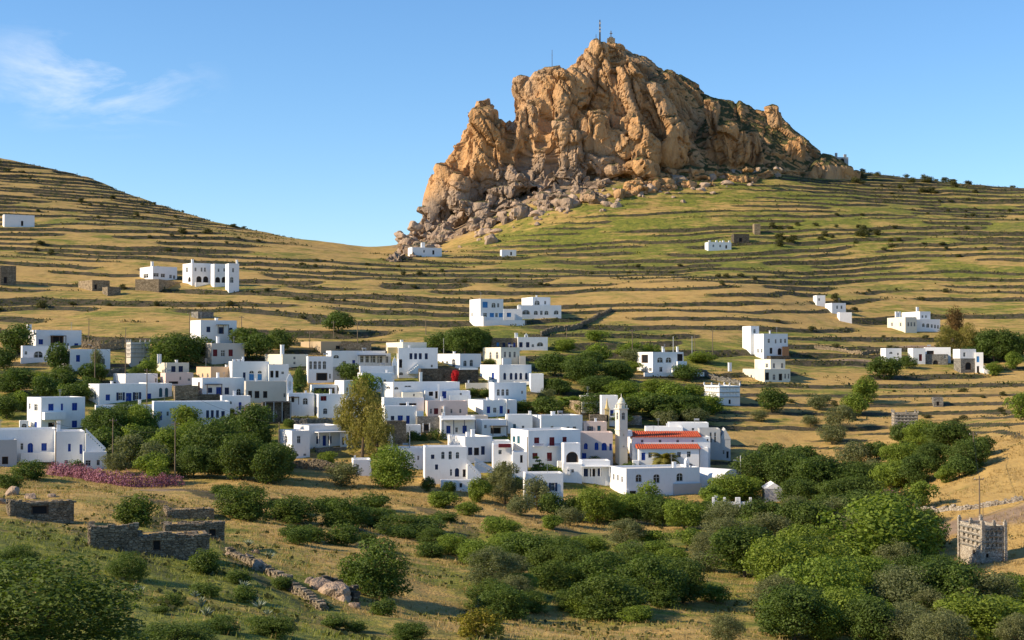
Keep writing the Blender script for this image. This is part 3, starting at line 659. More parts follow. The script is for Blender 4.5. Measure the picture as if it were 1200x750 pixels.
# ------------------------------------------------------------------ the village: pixels of left edge, corner, right edge, top, foot; openings as (kind, x, y, w, h)
def H(label, name='house', cat='house', group=None): return House(name, label, cat, group)
def row(k, y, w, h, *xs): return [(k, x, y, w, h) for x in xs]
h = H('white two-level house above the west end with arched porch and shaded roof veranda')
h.add(70,82,128,409,437,'white',[('b',91,420,4.5,8),('d',94,433,5,4.5),('d',120,424,4,7)],[('d',75,420,3,6)])
h.add(25,26,80,405,427,'white',[('ad',44,416,11,9),('ad',30,413.5,3,4)],back=2)
h.add(34,42,94,386.5,409,'white',[('b',47.5,400.5,5,6),('D',66,399,15,11),('d',78.5,404,2,4),('b',88,404,4.5,4)])
h.chim(2,37,380,386,4.5).slab(1,'terrace_wall',24,62,419,427,-1.6,-.9,'white').porch(2,58,74,393,404,1.6,'wood','wood',3)
h = H('white low outbuilding with gabled front and grey side wall below the porch house')
h.add(68,69,96,446,458,'white',[('D',80,455,3,4)],roof='gable',rh=.9).add(52,52,69,443,455,'grey',back=1)
h = H('tall white house with blue shutters, outside stair and flowered forecourt', 'house')
h.add(32,48,98,466,506,'white',[('b',59,477.5,6,8),('b',71.5,477.5,2.5,8),('b',86,477.5,6,9),('b',86,498,6,8),('D',59.5,499.5,7,8)],[('d',35,477,2,7),('d',42,478,4,8),('B',42,499,3,8)])
h.add(-8,-6,65,504,542,'white',[('ab',33.5,526,6,12),('b',49,525,6,9),('d',24,524,3,8)],L=9)
h.add(64,65,98,506,549,'white',[('b',80.5,525,3,9),('b',93.5,527,3,11),('d',77,542,4,5)],L=9)
h.add(97,98,124,530,550,'white',[('d',103,543,6,7),('d',114.5,542.5,3.5,6.5)],L=5)
h.slab(0,'balcony',49,73,483,492,-1.5,-.003,'white').slab(1,'terrace_wall',22,66,531,542,-1.6,-.8,'white').stair(2,98.4,507,121,530,1.2,9).chim(2,69,494,506,4,2)
h.add(22,23,33,493,505,'white',[('ad',28,500,6,7)],back=3,L=2)
h = H('flat roofed grey shed at the corner of the tall blue-shuttered house', 'shed', 'shed')
h.add(-14,-12,18,516,546,'grey',[('D',5,540,7,9)],L=5)
h = H('long white house with open navy shutters, blue door and teal arched windows')
h.add(104,116,201,450,475,'white',[('b',126,466,5,7),('o',140.5,465,4.5,9.5),('B',150,466.5,6.5,11),('o',159.5,465,4.5,9.5),('b',174,466.5,4.5,9),('at',187.5,461,4,11),('at',194.5,461,4,11)],[('d',111.5,465,2.5,7)])
h.add(111,112,187,475,490,'white',[('b',131,481,6,4),('d',176,481,3,3.5)],L=3.5)
h.slab(0,'parapet',170,172,449,452,-.2,4,'white').slab(0,'stone_bench',183,205,468,474,-1.2,-.003,'stone')
h = H('white low block standing behind the long house with the teal arches')
h.add(133,147,184,438,453,'white',[('d',182,446,2,5)])
h = H('cream house with twin chimneys and two navy shuttered windows')
h.add(184,195,221,425,439,'cream',[('v',203,432.5,5,7),('v',211.5,432.5,5,7)],[('ad',191,435,2,4)]).chim(0,188,415,425,1.8).chim(0,190.5,415,425,1.8)
h = H('low pale pink house in front of the cream house with twin chimneys')
h.add(188,194,226,437,452,'pink',[('d',211,443.5,2,4),('d',221,445,3,3),('D',203,448.5,11,3)])
h = H('brown rubble stone house with a row of small square openings', 'stone_house')
h.add(203,205,232,452.5,472,'stone',row('n',464.5,3.5,3,214.5,223,229.5)+[('D',214,469.5,5,3)]).add(231,232,257,462,472,'stonedark',back=0).chim(0,233,448,456,2,1,'potted')
h = H('white house with four narrow navy windows behind the round green tree')
h.add(178,180,268,471,503,'white',[('b',187,487.5,5,10),('d',196,485,2.5,5),('v',242,486,3.2,9),('v',247.5,486,3.2,9),('v',253.5,486,3.2,9),('v',260,486.5,4,8)],L=8)
h = H('white house with navy windows, small canopy and an arched window')
h.add(225,237,286,443,468,'white',[('v',246,457.5,5,6),('B',256,458.5,6,9),('v',265.5,458.5,5,8),('ad',279.5,460.5,5,9)]).porch(0,240,258,450,463,1.2,'navy','wood',2)
h.add(258,260,293,464,486,'white',[('ad',269.5,472,4,3.5),('B',281,476,3.2,9)],L=5).balcony(0,274,285,464,2.5,.8,'navy')
h = H('house with cream side and blank orange plastered front')
h.add(230,247,282,430,447,'peach',[('d',279,438.5,2,4)],[('ad',233,441,2,4),('ad',237.5,440,2,5),('ad',243.5,440,2,5)])
h = H('white house with bright blue doors under fanlight arches')
h.add(268,272,315,423.5,449,'white',[('ad',294.5,436.2,5.5,3.4),('l',294.5,442,5.5,7.4),('ad',304,436.2,5,3.2),('l',304,442,5,7.2),('v',286,441,3,9)])
for k in (276,281,286): h.chim(0,k,421,424,3,2)
h = H('small white house with two tall dark doors next to the blue fanlight house')
h.add(314,315,338,427,449,'white',row('D',438.5,3.6,8,318.5,324.5)+[('d',331,437,3,3)])
h = H('beige plastered house with three grey doors above the stone veranda')
h.add(286,288,337,447,473,'beige',[('D',293,462,4.4,8),('D',301,462.5,5.5,8.5),('D',310.5,462.5,5,8),('d',333,463.5,2.5,5)])
h = H('dark olive stone house with posted veranda under the beige house', 'stone_house')
h.add(307,308,341,472,497,'stonedark',[('D',331,486,4,10),('d',322,484,4.5,5)]).add(297,298,309,473,488,'ochre',L=3).porch(0,310,340,470,494,1.6,'stonegrey','grey',4)
h = H('white cube house with stone hut on its roof below the terraces')
h.add(223,235,277,375,404,'white',[('v',244,386,4.5,6.5),('v',259,387,6,8),('v',270,387,4,6.5)]).chim(0,257,372,377,3,2).porch(0,253,266,380,391,1.2,'timber','timber',3)
h.add(224,232,250,365,377,'stonegrey',back=6)
h = H('grey-white house with maroon shutters below the white cube house')
h.add(235,248,286,402,427,'beige',[('r',252,413.5,5,8),('d',261,414,5,8),('r',270,413.5,5,8)]).chim(0,259,394,403,3,2)
h = H('cream block with tall chimney beside the house of four arches')
h.add(310,331,361,415,432,'cream',[('d',345,419.5,2.5,3),('d',345,425.5,2.5,3)]).chim(0,332,404,416,3.6,.4)
h = H('white house with four arched loggia windows over a dark garage')
h.add(359,361,390,417.5,449,'white',[('ad',364,428,3.2,10),('ad',369.2,428,4,10),('ad',374.4,428,3.4,10),('ad',380,428,4,10),('D',377,441.5,13,9),('d',386.5,441,2,6)])
h.add(387,388,409,430,449,'grey',[('d',401,440,4,3)],back=1,L=6)
h = H('long white house with a small blue door behind the leafy tree')
h.add(382,388,452,411,434,'white',[('ad',394,418,7,4),('d',403.5,425.5,4,5),('B',414.5,426,3.5,8)])
h = H('white house with a dark blue glazed veranda over a sloping white wall')
h.add(417,418,458,414,432,'white',[('d',424,421,4,8),('d',430,421,4.5,8),('d',437,421,6,8.5),('d',445,421.5,6,9),('d',453,421.5,3.5,8)]).porch(0,419,452,416,428,1.8,'navy','frame',5)
h.add(421,422,460,429,452,'white',L=5,dth=6)
h = H('low white and tan house at the top edge of the village under the slope')
h.add(352,376,400,400,414,'tan',[('D',396,407,5,4)],[('v',359,411.5,4,4)]).add(399,400,435,402,413,'stonetan',back=1,L=5)
h = H('white frame pergola court filled with green vine')
h.add(362,365,395,451,466,'white',[('D',380,459,24,9)],L=5)
h = H('white and peach house corner with tiny arched windows by the eucalyptus')
h.add(392,403,426,446,468,'white',[('ad',407,457,2,6),('ad',413,457,2,6)],[('ad',396,456,2.5,5)])
h = H('white house with arched dark window and court behind a green hedge')
h.add(336,338,368,461,488,'white',[('ad',357.5,470.5,6,8),('D',343,468,3.4,7)]).belfry(0,340,437,461,7,1).porch(0,338,350,465,474,1.2,'wood','wood',2)
h = H('white house with one maroon window high in the wall')
h.add(369,373,402,462,490,'white',[('r',379,467,7,5.5),('ad',381,482,5,7)])
h = H('white single house with canopy porch above a grey stone terrace wall')
h.add(326,342,363,505,538,'white',[('d',350,515.5,4,9),('d',357,533.5,3,2.5)],[('d',335,516,3.2,8),('d',331,531,2.5,4)])
h.add(344,362,400,499,528,'white',[('v',372.5,516,4,9),('B',380,517,4,12),('v',386.5,516,4,9)],back=1.5).add(398,399,408,506,528,'white',[('D',402,517,2,9)],back=2,L=5).porch(1,368,408,506,524,2.2,'white','white',4).chim(1,401,497,508,3,2)
h.slab(1,'terrace_wall',363,424,524,542,-3.4,-2.6,'stonegrey')
h = H('tiny white cube hut beside the terrace wall of the canopy porch house', 'hut', 'hut')
h.add(413,414,435,539,557,'white',[('d',419,546,3,3)]).slab(0,'post',415,417,534,540,.3,.6,'white')
h = H('white house with pale cream upper room and four navy windows over a stair')
h.add(465,467,513,407.5,443,'white',row('v',417.5,3.4,7,481.5,487,492.5,499.5)+[('D',469.5,426,3.5,10),('ad',470,438,5,3.5),('d',506,429,2.4,3)])
h.add(452,472,500,401,411,'cream',on=0,back=5).stair(0,478,437,491,426,1.0,7).slab(0,'chimney_block',455,466,407,414,1,3,'ochre')
h.belfry(0,462,418,443,6,-1.2)
h = H('white house with arched windows standing on a dark stone terrace')
h.add(508,539,564,414.5,433,'white',[('ad',545,426,4,7),('ad',552.5,425.5,4,8)],[('ad',513.5,427,2.6,8),('ad',518.5,427,3,8),('ad',523.8,427,2.6,8),('ad',531.5,425.5,4,10)])
h.add(490,493,561,432,450,'stonedark',[('n',505,442,3,4),('n',520,442,3,4),('n',550,441,4,6)],L=5).chim(1,493,436,448,3.2,-.6).slab(1,'terrace_edge',538,560,431,433.4,-.5,-.003,'white')
h = H('cream tower-like house with arched windows and sloping shoulder')
h.add(565,587,609,407,431,'cream',row('ad',415.5,2.6,7,591.8,597.6,603.2),[('ad',574.5,417,2.6,10),('ad',582.5,416.5,3,9)])
h.slab(0,'terrace_wall',587,597,420,431,-1.4,-.6,'white').add(608,609,616,417,432,'beige',on=0,found=3,L=6)
h = H('grey rubble stone house above the cream tower house', 'stone_house')
h.add(570,576,607,396,411,'stone',[('l',583.5,403.5,3,4.5),('v',590.5,404,3.4,5),('b',597,404,3.4,5),('b',603,404,2.6,5)])
h = H('white low house with blue doors and an arch below the twin villa')
h.add(604,607,642,395,411,'white',[('v',610.5,404,4,6),('v',618.5,404,4,6),('ad',624.5,405,3,3.4),('ad',633,403.5,8,5)]).chim(0,606,390,396,3.4).belfry(0,617,391,396,4,.2)
h = H('white house with five arched navy windows and a side terrace')
h.add(562,585,623,427.5,451,'white',row('av',441,3.2,8,591.5,599,604.8,610.4,617),[('b',577.5,441,3,8)])
h.add(621,622,637,438,458,'white',L=8,back=-1).slab(0,'parapet',600,623,447,451,-1.6,-1.2,'white')
h = H('white house with three arched dark windows at the edge of the eastern thicket')
h.add(573,579,617,448.5,477,'white',row('ad',460,3.4,8,584,589.3,594.6)+[('d',612,460,2,3.5)])
h.slab(0,'stair_wall',583,597,467,477,-1.5,-.9,'white')
h = H('low cream walled garden court in front of the five-arch house', 'garden_court', 'court')
h.add(545,546,579,449,456,'cream',L=2.5).slab(0,'gate_post',572,577,446,462,-.6,-.003,'white')
h = H('long plain white house with lunette and rooftop wall west of the stone terrace')
h.add(447,461,540,448,474,'white',[('d',478,453,8,1.6),('ad',464.5,455,5,3)],[('ad',455,454.5,5,3)])
h.add(446,448,462,455,468,'white',[('v',452,458.5,5,4),('v',458.5,458.5,4,4)],L=3)
h = H('white house with a blue door and dark doorways on a roof terrace')
h.add(496,498,551,458,474,'white',[('D',505,461.5,5,5),('D',511.5,462.5,3,9),('B',520.5,462.5,5,9),('d',540,462.5,2.4,4)]).slab(0,'parapet',526,551,463,474,-1.6,-1.2,'white').slab(0,'pillar',513,515,450,468,-.8,-.4,'white')
h = H('white block house with a long dark slot window under its parapet')
h.add(447,450,497,466,484,'white',[('D',478,474,20,2.6)]).add(471,472,496,460,467,'cream',[('d',485,463,2,3)],on=0,back=3)
h = H('white house with two wide blue doors above the brown stone ruin')
h.add(448,451,488,476,499,'white',[('v',460,490,4,5),('B',469,491.5,6,9),('B',478,492,4,9.5)]).slab(0,'balcony_wall',488,496,482,488,-.4,.8,'white')
h = H('faded pink house with a red door and four slim windows')
h.add(498,501,548,470,489,'pink',[('r',511,482,5,7),('d',505,482,2.2,6),('d',517.8,482,2.4,6),('d',529,482,2.2,5),('d',539.5,482,2.4,5)]).slab(0,'parapet_wall',519,521,476,489,-.8,-.003,'white')
h = H('rough grey house wall with one white-framed dark doorway', 'stone_house')
h.add(487,489,517,489,508,'stonegrey',[('D',499.5,501,6,8)]).slab(0,'door_surround',495,496.3,496,506,-.12,-.003,'white').slab(0,'door_surround',502.7,504,496,506,-.12,-.003,'white')
h = H('white veranda house with flat pale canopy and two blue doors')
h.add(514,517,557,488,514,'white',[('B',525.5,503.5,5,9),('B',544.5,503.5,5,9),('d',535,504,3,6)]).porch(0,517,556,491,511,2.4,'white','navy',4)
h = H('brown ruined stone house beside the eucalyptus', 'stone_house')
h.add(450,453,476,494,520,'stone',[('D',457,504,4,7)]).add(475,476,493,498,514,'white',L=3)
h = H('white house with sunlit blank side and four small coloured windows')
h.add(545,566,606,469,489,'white',[('b',572.5,480.5,4,8),('d',580,481,4,6),('B',587.5,480.5,4,9),('r',596,482.5,3,5)]).chim(0,594,468,474,2,-.4)
h = H('white house with cluttered dark terrace opening')
h.add(556,565,595,492,512,'white',[('D',581,505,12,7),('d',569,500,3,4)]).porch(0,574,592,499,510,1.8,'timber','timber',2)
h = H('white plain house with green shuttered window and corner chimney')
h.add(592,595,624,486,508,'white',[('t',603,500,3.4,6),('d',613,501,3,4)]).chim(0,622,482,490,3)
h = H('white house with three dark-shuttered windows near the pine')
h.add(524,545,577,512,544,'white',[('v',551,529,5,9),('D',558.5,529.5,6,9),('v',566,528.5,4.5,10)],[('d',534,527,3,6)]).add(576,577,598,517,545,'white',[('D',588,530,6,5)],L=6,back=1).chim(0,557,504,512,4,1)
h = H('large white house with three upper arched windows and crossing outside stair')
h.add(496,498,547,524,567,'white',[('v',507,535.5,4,5),('ad',519,534,4,9),('ad',527.5,534,4,10),('ad',536,534,4,8),('v',511.5,547.5,3.5,6),('av',535.5,554,5,10),('d',528.5,554,2.4,8),('D',544,555,3.5,9)])
h.add(460,462,498,525,550,'white',[('d',490,537,2,5)],L=6,back=1).stair(0,547,543,563,560,1.2,8).belfry(1,457.5,508,526,6,.3)
h = H('narrow white house with dark red awning between the pine and the stair house')
h.add(576,578,600,521,560,'white',[('d',586,530,4,5),('D',591,545,5,8)],L=5).slab(0,'awning',584,598,520,524,-1.8,-.2,'maroon').stair(0,556,540,577,552,1.2,8)
h = H('tall plain white wall house beside the thin dark pole')
h.add(599,601,618,530,570,'white',[('D',611,538,3,9),('d',606,553,3,4)],L=5)
h = H('low flat white outbuilding among the dark trees beside the canopy porch house', 'outbuilding', 'outbuilding')
h.add(280,282,320,524,536,'white',L=5)
h = H('small white stepped house end below the four narrow navy windows')
h.add(258,262,276,494,512,'white',[('d',269,502,2.4,4)],L=4)
h = H('white walled forecourt under the house with three upper arches', 'forecourt', 'court')
h.add(515,517,560,563,574,'white',[('D',540,569,3,5)],L=2.5,bare=1)
h = H('white parapet house between the long plain house and the glazed veranda')
h.add(419,424,462,437,460,'white',[('ad',440,446,3,4),('d',451,447,3,4)])
h = H('white two-step house behind the eucalyptus top with one dark door')
h.add(402,405,428,466,490,'white',[('D',411,480,3,7),('d',421,476,3,4)])
h = H('beige parapet terrace between the faded pink house and the sunlit side house')
h.add(546,549,572,487,500,'beige',[('D',561,495,5,5)],L=5)
h = H('white house with maroon shutters, balcony and sunlit tall side wall')
h.add(598,619,681,504.5,548,'white',[('r',629,516.5,6,7),('R',647,518,6,10),('r',662,516,5,6),('r',627,534.5,6,7),('R',644,536,6,10)],[('t',602,517,3.4,7),('t',607.5,517,3.4,9),('D',612,536,3.4,9)])
h.balcony(0,624,636,522.5,2.2,.7,'maroon').balcony(0,641,655,523,2.6,.8,'maroon').add(658,661,680,519.5,548,'white',[('aD',670.5,537,14,15)],on=0,back=-3,L=3,found=3).slab(0,'court_wall',648,661,540,548,-2.5,-2.1,'white')
h = H('white upper house behind the maroon shuttered house')
h.add(621,634,683,487,510,'white',[('d',647,502,3,5),('d',657,503.5,4,4),('d',666,503,3.4,5),('d',673.5,503,4,5)]).chim(0,655,483,489,4,3)
h = H('small peach house with one green shutter above the blue-door peach house')
h.add(681,684,711,494.5,509,'pink',[('o',691.5,502.5,3,6),('t',702,502.5,4,7)])
h = H('peach stone house with blue doors under arched mouldings beside the bell tower')
h.add(677,679,718,507,543,'pink',[('ab',686.5,523,4.5,7),('ab',699,523,4.5,9),('ab',708,523.5,6,9),('b',715.5,524,3,8),('b',684.5,535,5,8)])
h = H('white row house with two navy shutters and a grey door under a wide parapet')
h.add(679,682,715,540,565,'white',[('v',686.5,554,5,9),('D',694.5,554,6,9),('v',702.5,553.5,4.5,9)]).add(658,660,682,544,565,'white',[('d',671,552,3,4)],L=5).belfry(1,666,548,553,4,-.6).porch(0,682,714,546,558,1.2,'white','white',4)
h = H('white low house with open navy shutters at the foot of the village')
h.add(613,616,660,555,591,'white',[('o',627.5,571,4.6,9),('d',638,571,5,8),('o',648,571,4.6,10),('v',650,583,4,5)])
h = H('cream house block with brown stone end behind the bell tower')
h.add(667,680,704,470,487,'stonetan').add(679,680.5,716,464,474,'cream',on=0,back=5).slab(0,'plaster_wall',681,703,471,484,-.5,-.003,'cream')
h = H('white narrow house with blue window behind the small spire')
h.add(703,705,724,463.5,498,'white',[('B',717,484,4,7)]).add(723,724,752,488,500,'stonegrey',back=2,L=6).add(690,691,711,486,498,'stone',back=-2,L=3)
# church
h = H('white church with two red tiled roofs and blue side door', 'church', 'church')
h.add(744,749,819,525.5,551,'white',[('b',754,535,4.5,9),('d',762,533.5,4.5,6.5),('d',795.5,533,4.5,6.5),('d',807,532.5,4.5,7),('ad',807,545.5,10,5)],L=9)
h.add(735,741,832,512,545,'white',[('d',752.5,517,3,3),('d',773.5,517,3,3),('d',794,517,3,3),('d',811.5,517,2.4,2.4),('d',829,516,2,3)],on=0,back=4,L=11,found=4)
h.add(818,820,830,525,553,'white',on=0,back=1,L=6,found=2)
h.add(756,757,800,500.5,512,'white',on=0,back=15,L=6,found=4).add(783,784,830,495.5,510,'white',[('d',812,503,3,3)],on=0,back=20,L=6,found=6)
h.add(819,820,844,503,542,'grey',[('d',833,513,2.2,13),('d',838,513,2.2,13)],on=0,back=9,L=8,found=3).add(843,844,856,515,543,'grey',[('d',848,530,2,5),('D',852.5,533,2.6,8)],on=0,back=9,L=8,found=3,roof='gable',rh=2.2,rcol='grey')
def tiles(h, i, xa, xb, y0, y1, d0, d1):          # pitched tile strip: eave at y1/d0, top at y0/d1
    X0, _, z1 = h.loc(i, xa, y0); X1, _, z0 = h.loc(i, xb, y1); ms = Mesher(); n = int((X1 - X0) / .45); st = (X1 - X0) / n
    for k in range(n):
        a = X0 + k * st; b = a + st * .86; m_ = (a + b) / 2
        A_ = [(a, d0, z0), (m_, d0, z0 + .12), (b, d0, z0)]; B_ = [(a, d1, z1), (m_, d1, z1 + .12), (b, d1, z1)]
        ms.poly([A_[0], A_[1], B_[1], B_[0]]); ms.poly([A_[1], A_[2], B_[2], B_[1]]); ms.poly(A_)
    ms.prism([(X0, 0), (X1, 0), (X1, .01), (X0, .01)], 0, .01)
    ms.poly([(X0, d0, z0 - .06), (X1, d0, z0 - .06), (X1, d1, z1 - .03), (X0, d1, z1 - .03)]); ms.poly([(X0, d0, z0 - .06), (X1, d0, z0 - .06), (X1, d0, z0 + .02), (X0, d0, z0 + .02)])
    ms.poly([(X0, d0, z0), (X0, d1, z1), (X0, d1, z0)]); ms.poly([(X1, d0, z0), (X1, d1, z0), (X1, d1, z1)])
    h.part(i, 'tiled_roof', ms, 'tile')
tiles(h, 0, 746.5, 821, 521.8, 525.8, -.35, 3.9); tiles(h, 1, 739, 822, 507, 512, -.35, 5.6)
h.slab(1,'parapet',735,741,505,512,0,5,'white').slab(0,'buttress',741,748,539,551,-1.5,-.003,'white')
# bell towers
def tower(label, x0, xm, x1, yt, yb, ytop, mat, D, name='bell_tower', slim=False):
    h = H(label, name, 'bell tower'); f_ = [('ad', (xm + x1) / 2, yt + 8, (x1 - xm) * .42, 9), ('n', (xm + x1) / 2, yt + 30, 1.2, 3), ('n', (xm + x1) / 2, yt + 44, 1.2, 3)] if not slim else [('aD', (xm + x1) / 2, yt + 10, (x1 - xm) * .5, 8)]
    h.add(x0, xm, x1, yt, yb, mat, f_, [('ad', (x0 + xm) / 2, yt + 8, (xm - x0) * .42, 9)] if not slim else [], D=D, L=(x1 - xm) * D / F, found=4)
    f = h.fr[0]; W_, L_, Z = f['W'], f['L'], f['H']; hT = (yt - ytop) * f['sc']; ms = Mesher()
    ms.box(-.18, W_ + .18, -.18, L_ + .18, Z + .003, Z + .22); h.part(0, 'cornice', ms, mat)
    ms = Mesher()
    for k, (z, r) in enumerate([(0, .42), (.3, .42), (.32, .5), (.36, .5), (.38, .36), (.52, .34), (.64, .24), (.74, .1), (.76, .06), (1, .02)]):
        pass
    prof = [(0, .40), (.30, .40), (.31, .50), (.36, .50), (.37, .38), (.50, .36), (.62, .27), (.72, .12), (.76, .05), (1.0, .025)]
    if slim: prof = [(0, .46), (.1, .42), (.5, .22), (.9, .08), (1, .05)]
    n = 12
    for (za, ra), (zb, rb) in zip(prof, prof[1:]):
        for k in range(n):
            a, b = 2 * math.pi * k / n, 2 * math.pi * (k + 1) / n; c_ = (W_ / 2, L_ / 2)
            P = lambda r_, t_, z_: (c_[0] + r_ * W_ * math.cos(t_), c_[1] + r_ * W_ * math.sin(t_), Z + .22 + z_ * hT)
            ms.poly([P(ra, a, za), P(ra, b, za), P(rb, b, zb), P(rb, a, zb)])
    h.part(0, 'lantern', ms, mat)
    if not slim:
        for (a, b) in ((.02, .02), (W_ - .25, .02), (.02, L_ - .25), (W_ - .25, L_ - .25)):
            m2 = Mesher(); m2.box(a, a + .23, b, b + .23, Z + .223, Z + .9); h.part(0, 'pinnacle', m2, mat)
        for zz in (.30, .62):
            m3 = Mesher(); m3.box(-.1, W_ + .1, -.1, L_ + .1, Z * zz, Z * zz + .18); h.part(0, 'string_course', m3, mat)
    return h
D_ = hit(749, 551)[1]
tower('tall pale stone bell tower with domed lantern beside the church', 721, 726, 735.5, 480, 545, 463, 'cream', D_ + 3)
tower('slim ochre spire between the peach houses and the bell tower', 707.5, 709, 714, 480, 497, 468, 'ochre', hit(705, 500)[1] - 1, 'spire', True)
h = H('white parish hall with three large arched windows below the palm', 'parish_hall', 'hall')
h.add(714,734,821,549.5,583,'white',[('ad',748.5,561,7.5,9.5),('ad',769.5,562,8,11),('ad',797,561,8,10),('D',741,579,9,7)],[('d',719,562,2,7),('d',724,562,2,7),('d',729,563,2,7)])
h.slab(0,'lower_wall',789,822,568.5,586,-.35,-.003,'grey').slab(0,'corner_buttress',733,737,574,586,-.4,-.003,'white')
h = H('white barrel vaulted chapel with bell gable among the lime trees', 'chapel', 'chapel')
h.add(821,848,868,560,578,'white',[('d',859,557,2,2)],[('d',836,567,3,3)],roof='vault',rh=1.5,th=52,L=8).belfry(0,833,537,552,6.5,5.6)
h = H('small grey pedimented tomb house behind the cemetery wall', 'tomb', 'tomb')
h.add(893,897,917,573,590,'grey',roof='gable',rh=1.1,rcol='white')
h = H('white rounded wall end beside the pedimented tomb', 'arched_screen', 'screen')
h.add(917,918,941,580,596,'white',[('aD',929,590,12,10)],L=1.2)
h = H('white cemetery wall with four square gate pillars', 'cemetery_enclosure', 'enclosure')
h.add(833,835,882,588,600,'white',L=.6)
for x in (836, 849, 863, 866, 879): h.slab(0,'pillar',x-1.3,x+1.3,583,596,-.12,.7,'white')
# ------------------------------------------------------------------ outlying houses
h = H('large white twin villa with arched windows on the slope above the village', 'villa')
h.add(550,563,590,350,382,'white',[('l',568.5,357,6,7),('ad',578.5,357.5,5,6),('d',584,357.5,2.4,5),('d',568.5,369,4.6,5),('l',576.5,369,5,5),('d',582,369,3,5),('l',587,369,4.5,5)],[('d',553,368,1.5,4)])
h.add(589,590,612,362,380,'white',[('l',596.5,369,5,5)],L=8,back=1)
h.add(606,609,658,357.5,374,'white',[('ad',616.5,366,10,5.5),('ad',628,366.5,5,5),('d',634.5,366.5,3,5),('ad',640.5,366.5,5,5),('ad',652,366,6,5)])
h.add(611,624,645,348,360,'white',[('ad',629.5,354.8,6.5,5.6),('d',639,354.5,2.2,4)],on=2,back=5,found=3)
h.slab(0,'terrace_wall',566,612,375,382,-2.4,-2.0,'white').slab(1,'retaining_wall',582,616,376,394,-5.2,-3.5,'stone').slab(0,'parapet',563,566,371,384,-2.4,-.003,'white').chim(1,609,357,363,3,1)
h = H('white house with sunlit loggia and twin arched windows among the eastern terraces')
h.add(746,765,801,412.5,439,'white',[('ad',773.5,422,7,6.5),('ad',783.5,422,7,6.5),('D',797,419,6.5,8.5),('d',774.5,433,3.6,6)],[('D',755.5,420.5,8,10),('d',762,433,3.4,4)])
h.slab(0,'terrace_wall',752,822,436.5,441,-2,-1.5,'white').chim(0,782,406,413,1.6,3).chim(0,799.5,406,413,2,3).slab(0,'balcony',792,803,423.5,430,-1.2,-.003,'white').stair(0,786,431,799,437,1.2,6)
h = H('white tower house with stepped wings facing the sunset above the dovecote', 'tower_house')
h.add(880,895,923,391,421,'white',[('d',901,399.5,2.5,5),('d',909,400,1.8,5),('d',915,399.5,2.2,5),('d',920,399.5,2.2,5),('D',903.5,411,3,7),('aD',913.5,412,4.5,8)],[('d',888.3,411,1.8,5),('d',892.6,411,1.8,5)])
h.add(870,880,889.5,382,414,'white',[('ad',884.3,388,2.6,5)],on=0,back=7,found=4).add(899,903,926,417,424,'stonedark',on=0,back=-3,L=3,found=3).add(916,917,924.5,406,417,'wood',on=0,back=-1,L=2)
h = H('cream stepped house with tall doors and detached chimney below the tower house')
h.add(870,896,926,432.5,448,'cream',[('D',899,441,4.5,9),('ad',907,442,3,7),('D',914.5,442,4,8),('d',920,441,1.8,6),('d',924,441,1.6,6)])
h.add(884,903,920,421,434,'cream',[('d',907,428.5,2.6,6),('d',916.5,428.5,2.6,6)],[('d',898.5,428.5,3,5)],on=0,back=5,found=3).chim(0,872,425,434,3.4,8)
h = H('large cream-white villa with three chimneys and arcaded wing on the east hill', 'villa')
h.add(1040,1061,1074,371.5,390,'cream',row('d',380,2,5,1064.5,1068,1071.5),[('d',1045.5,379.5,2,4.5),('d',1055.5,380,2,4.5)])
h.add(1057,1078,1090,365,378,'white',row('d',371,2,3,1081,1085),on=0,back=6,found=2).add(1073,1074,1101,374,393,'white',[('ad',1082,381,3,4.4),('ad',1087,381.5,3.6,5),('ad',1091.5,382,2.4,4.4),('ad',1095.2,382.5,2.2,4.4),('ad',1098.6,383,2,4.4)],on=0,back=4,found=3,dth=25)
h.chim(0,1062.5,364.5,372,2.4,7).chim(0,1066,364.5,372,2.4,7).chim(1,1079,359.5,366,2.4,2)
h = H('low white house with half-moon window behind the round dark tree on the east slope')
h.add(1032,1038,1056,408,424,'white',[('ad',1044,413.5,4,2.4),('d',1052,415,2,3)])
h = H('white house with maroon door and grey stone garage on the east slope')
h.add(1064,1070,1084,408,427,'white',[('R',1078.5,419,3.6,8)],[('d',1066,417,1.6,4)]).add(1084,1085,1110,415,432,'stonegrey',[('d',1107,418,3,4),('aD',1096,426,6,8)],on=0,back=1,found=3).add(1083,1084,1113,407,418,'white',[('D',1090,413,8,4)],on=0,back=5,found=2)
h = H('half stone half white house with light blue balcony shutters on the east slope')
h.add(1117,1125,1143,409,420,'white',[('d',1130,415.5,2.6,5)],found=.01,D=float(hit(1125,437)[1])).add(1118,1126,1142.5,420,438,'stonegrey',[('aD',1134.5,429,7,9)],on=0,found=3).add(1141,1143,1152,413,439,'white',[('l',1146,421,3,7),('D',1146,433,2.6,8)],on=0,found=3,L=6).stair(2,1152,431,1159,438,1.6,4)
h = H('pair of small white houses stepping down behind the golden knoll')
h.add(953,957,967,346,358,'white',[('d',960,351,2,3)]).add(967,975,991,355,367,'white',[('d',981,360,2,4),('d',986,360,2,4)]).add(981,984,998,366,376,'white',L=5)
h = H('white villa with arched arcade and corner chimneys on the western terraces', 'villa')
h.add(214,225,248,308,335,'white',[('d',229,315.5,2,4.4),('d',236,315.5,2,5),('d',239.8,315.5,2,5),('aD',233,327,6,7.4),('aD',240.8,327,6,7.4)],[('d',219,315.5,2.2,6),('aD',222,327,3,6)])
h.add(247,251,268,309,337,'white',[('d',256,316.5,2,4),('d',262.5,316,2,4),('aD',255,327.8,5.6,6.6),('aD',262.5,327.6,5.6,7)],back=1).add(264,268,280,308.5,342,'white',[('d',273,316.5,2.2,5),('ad',271.5,328,4,7)],back=-1)
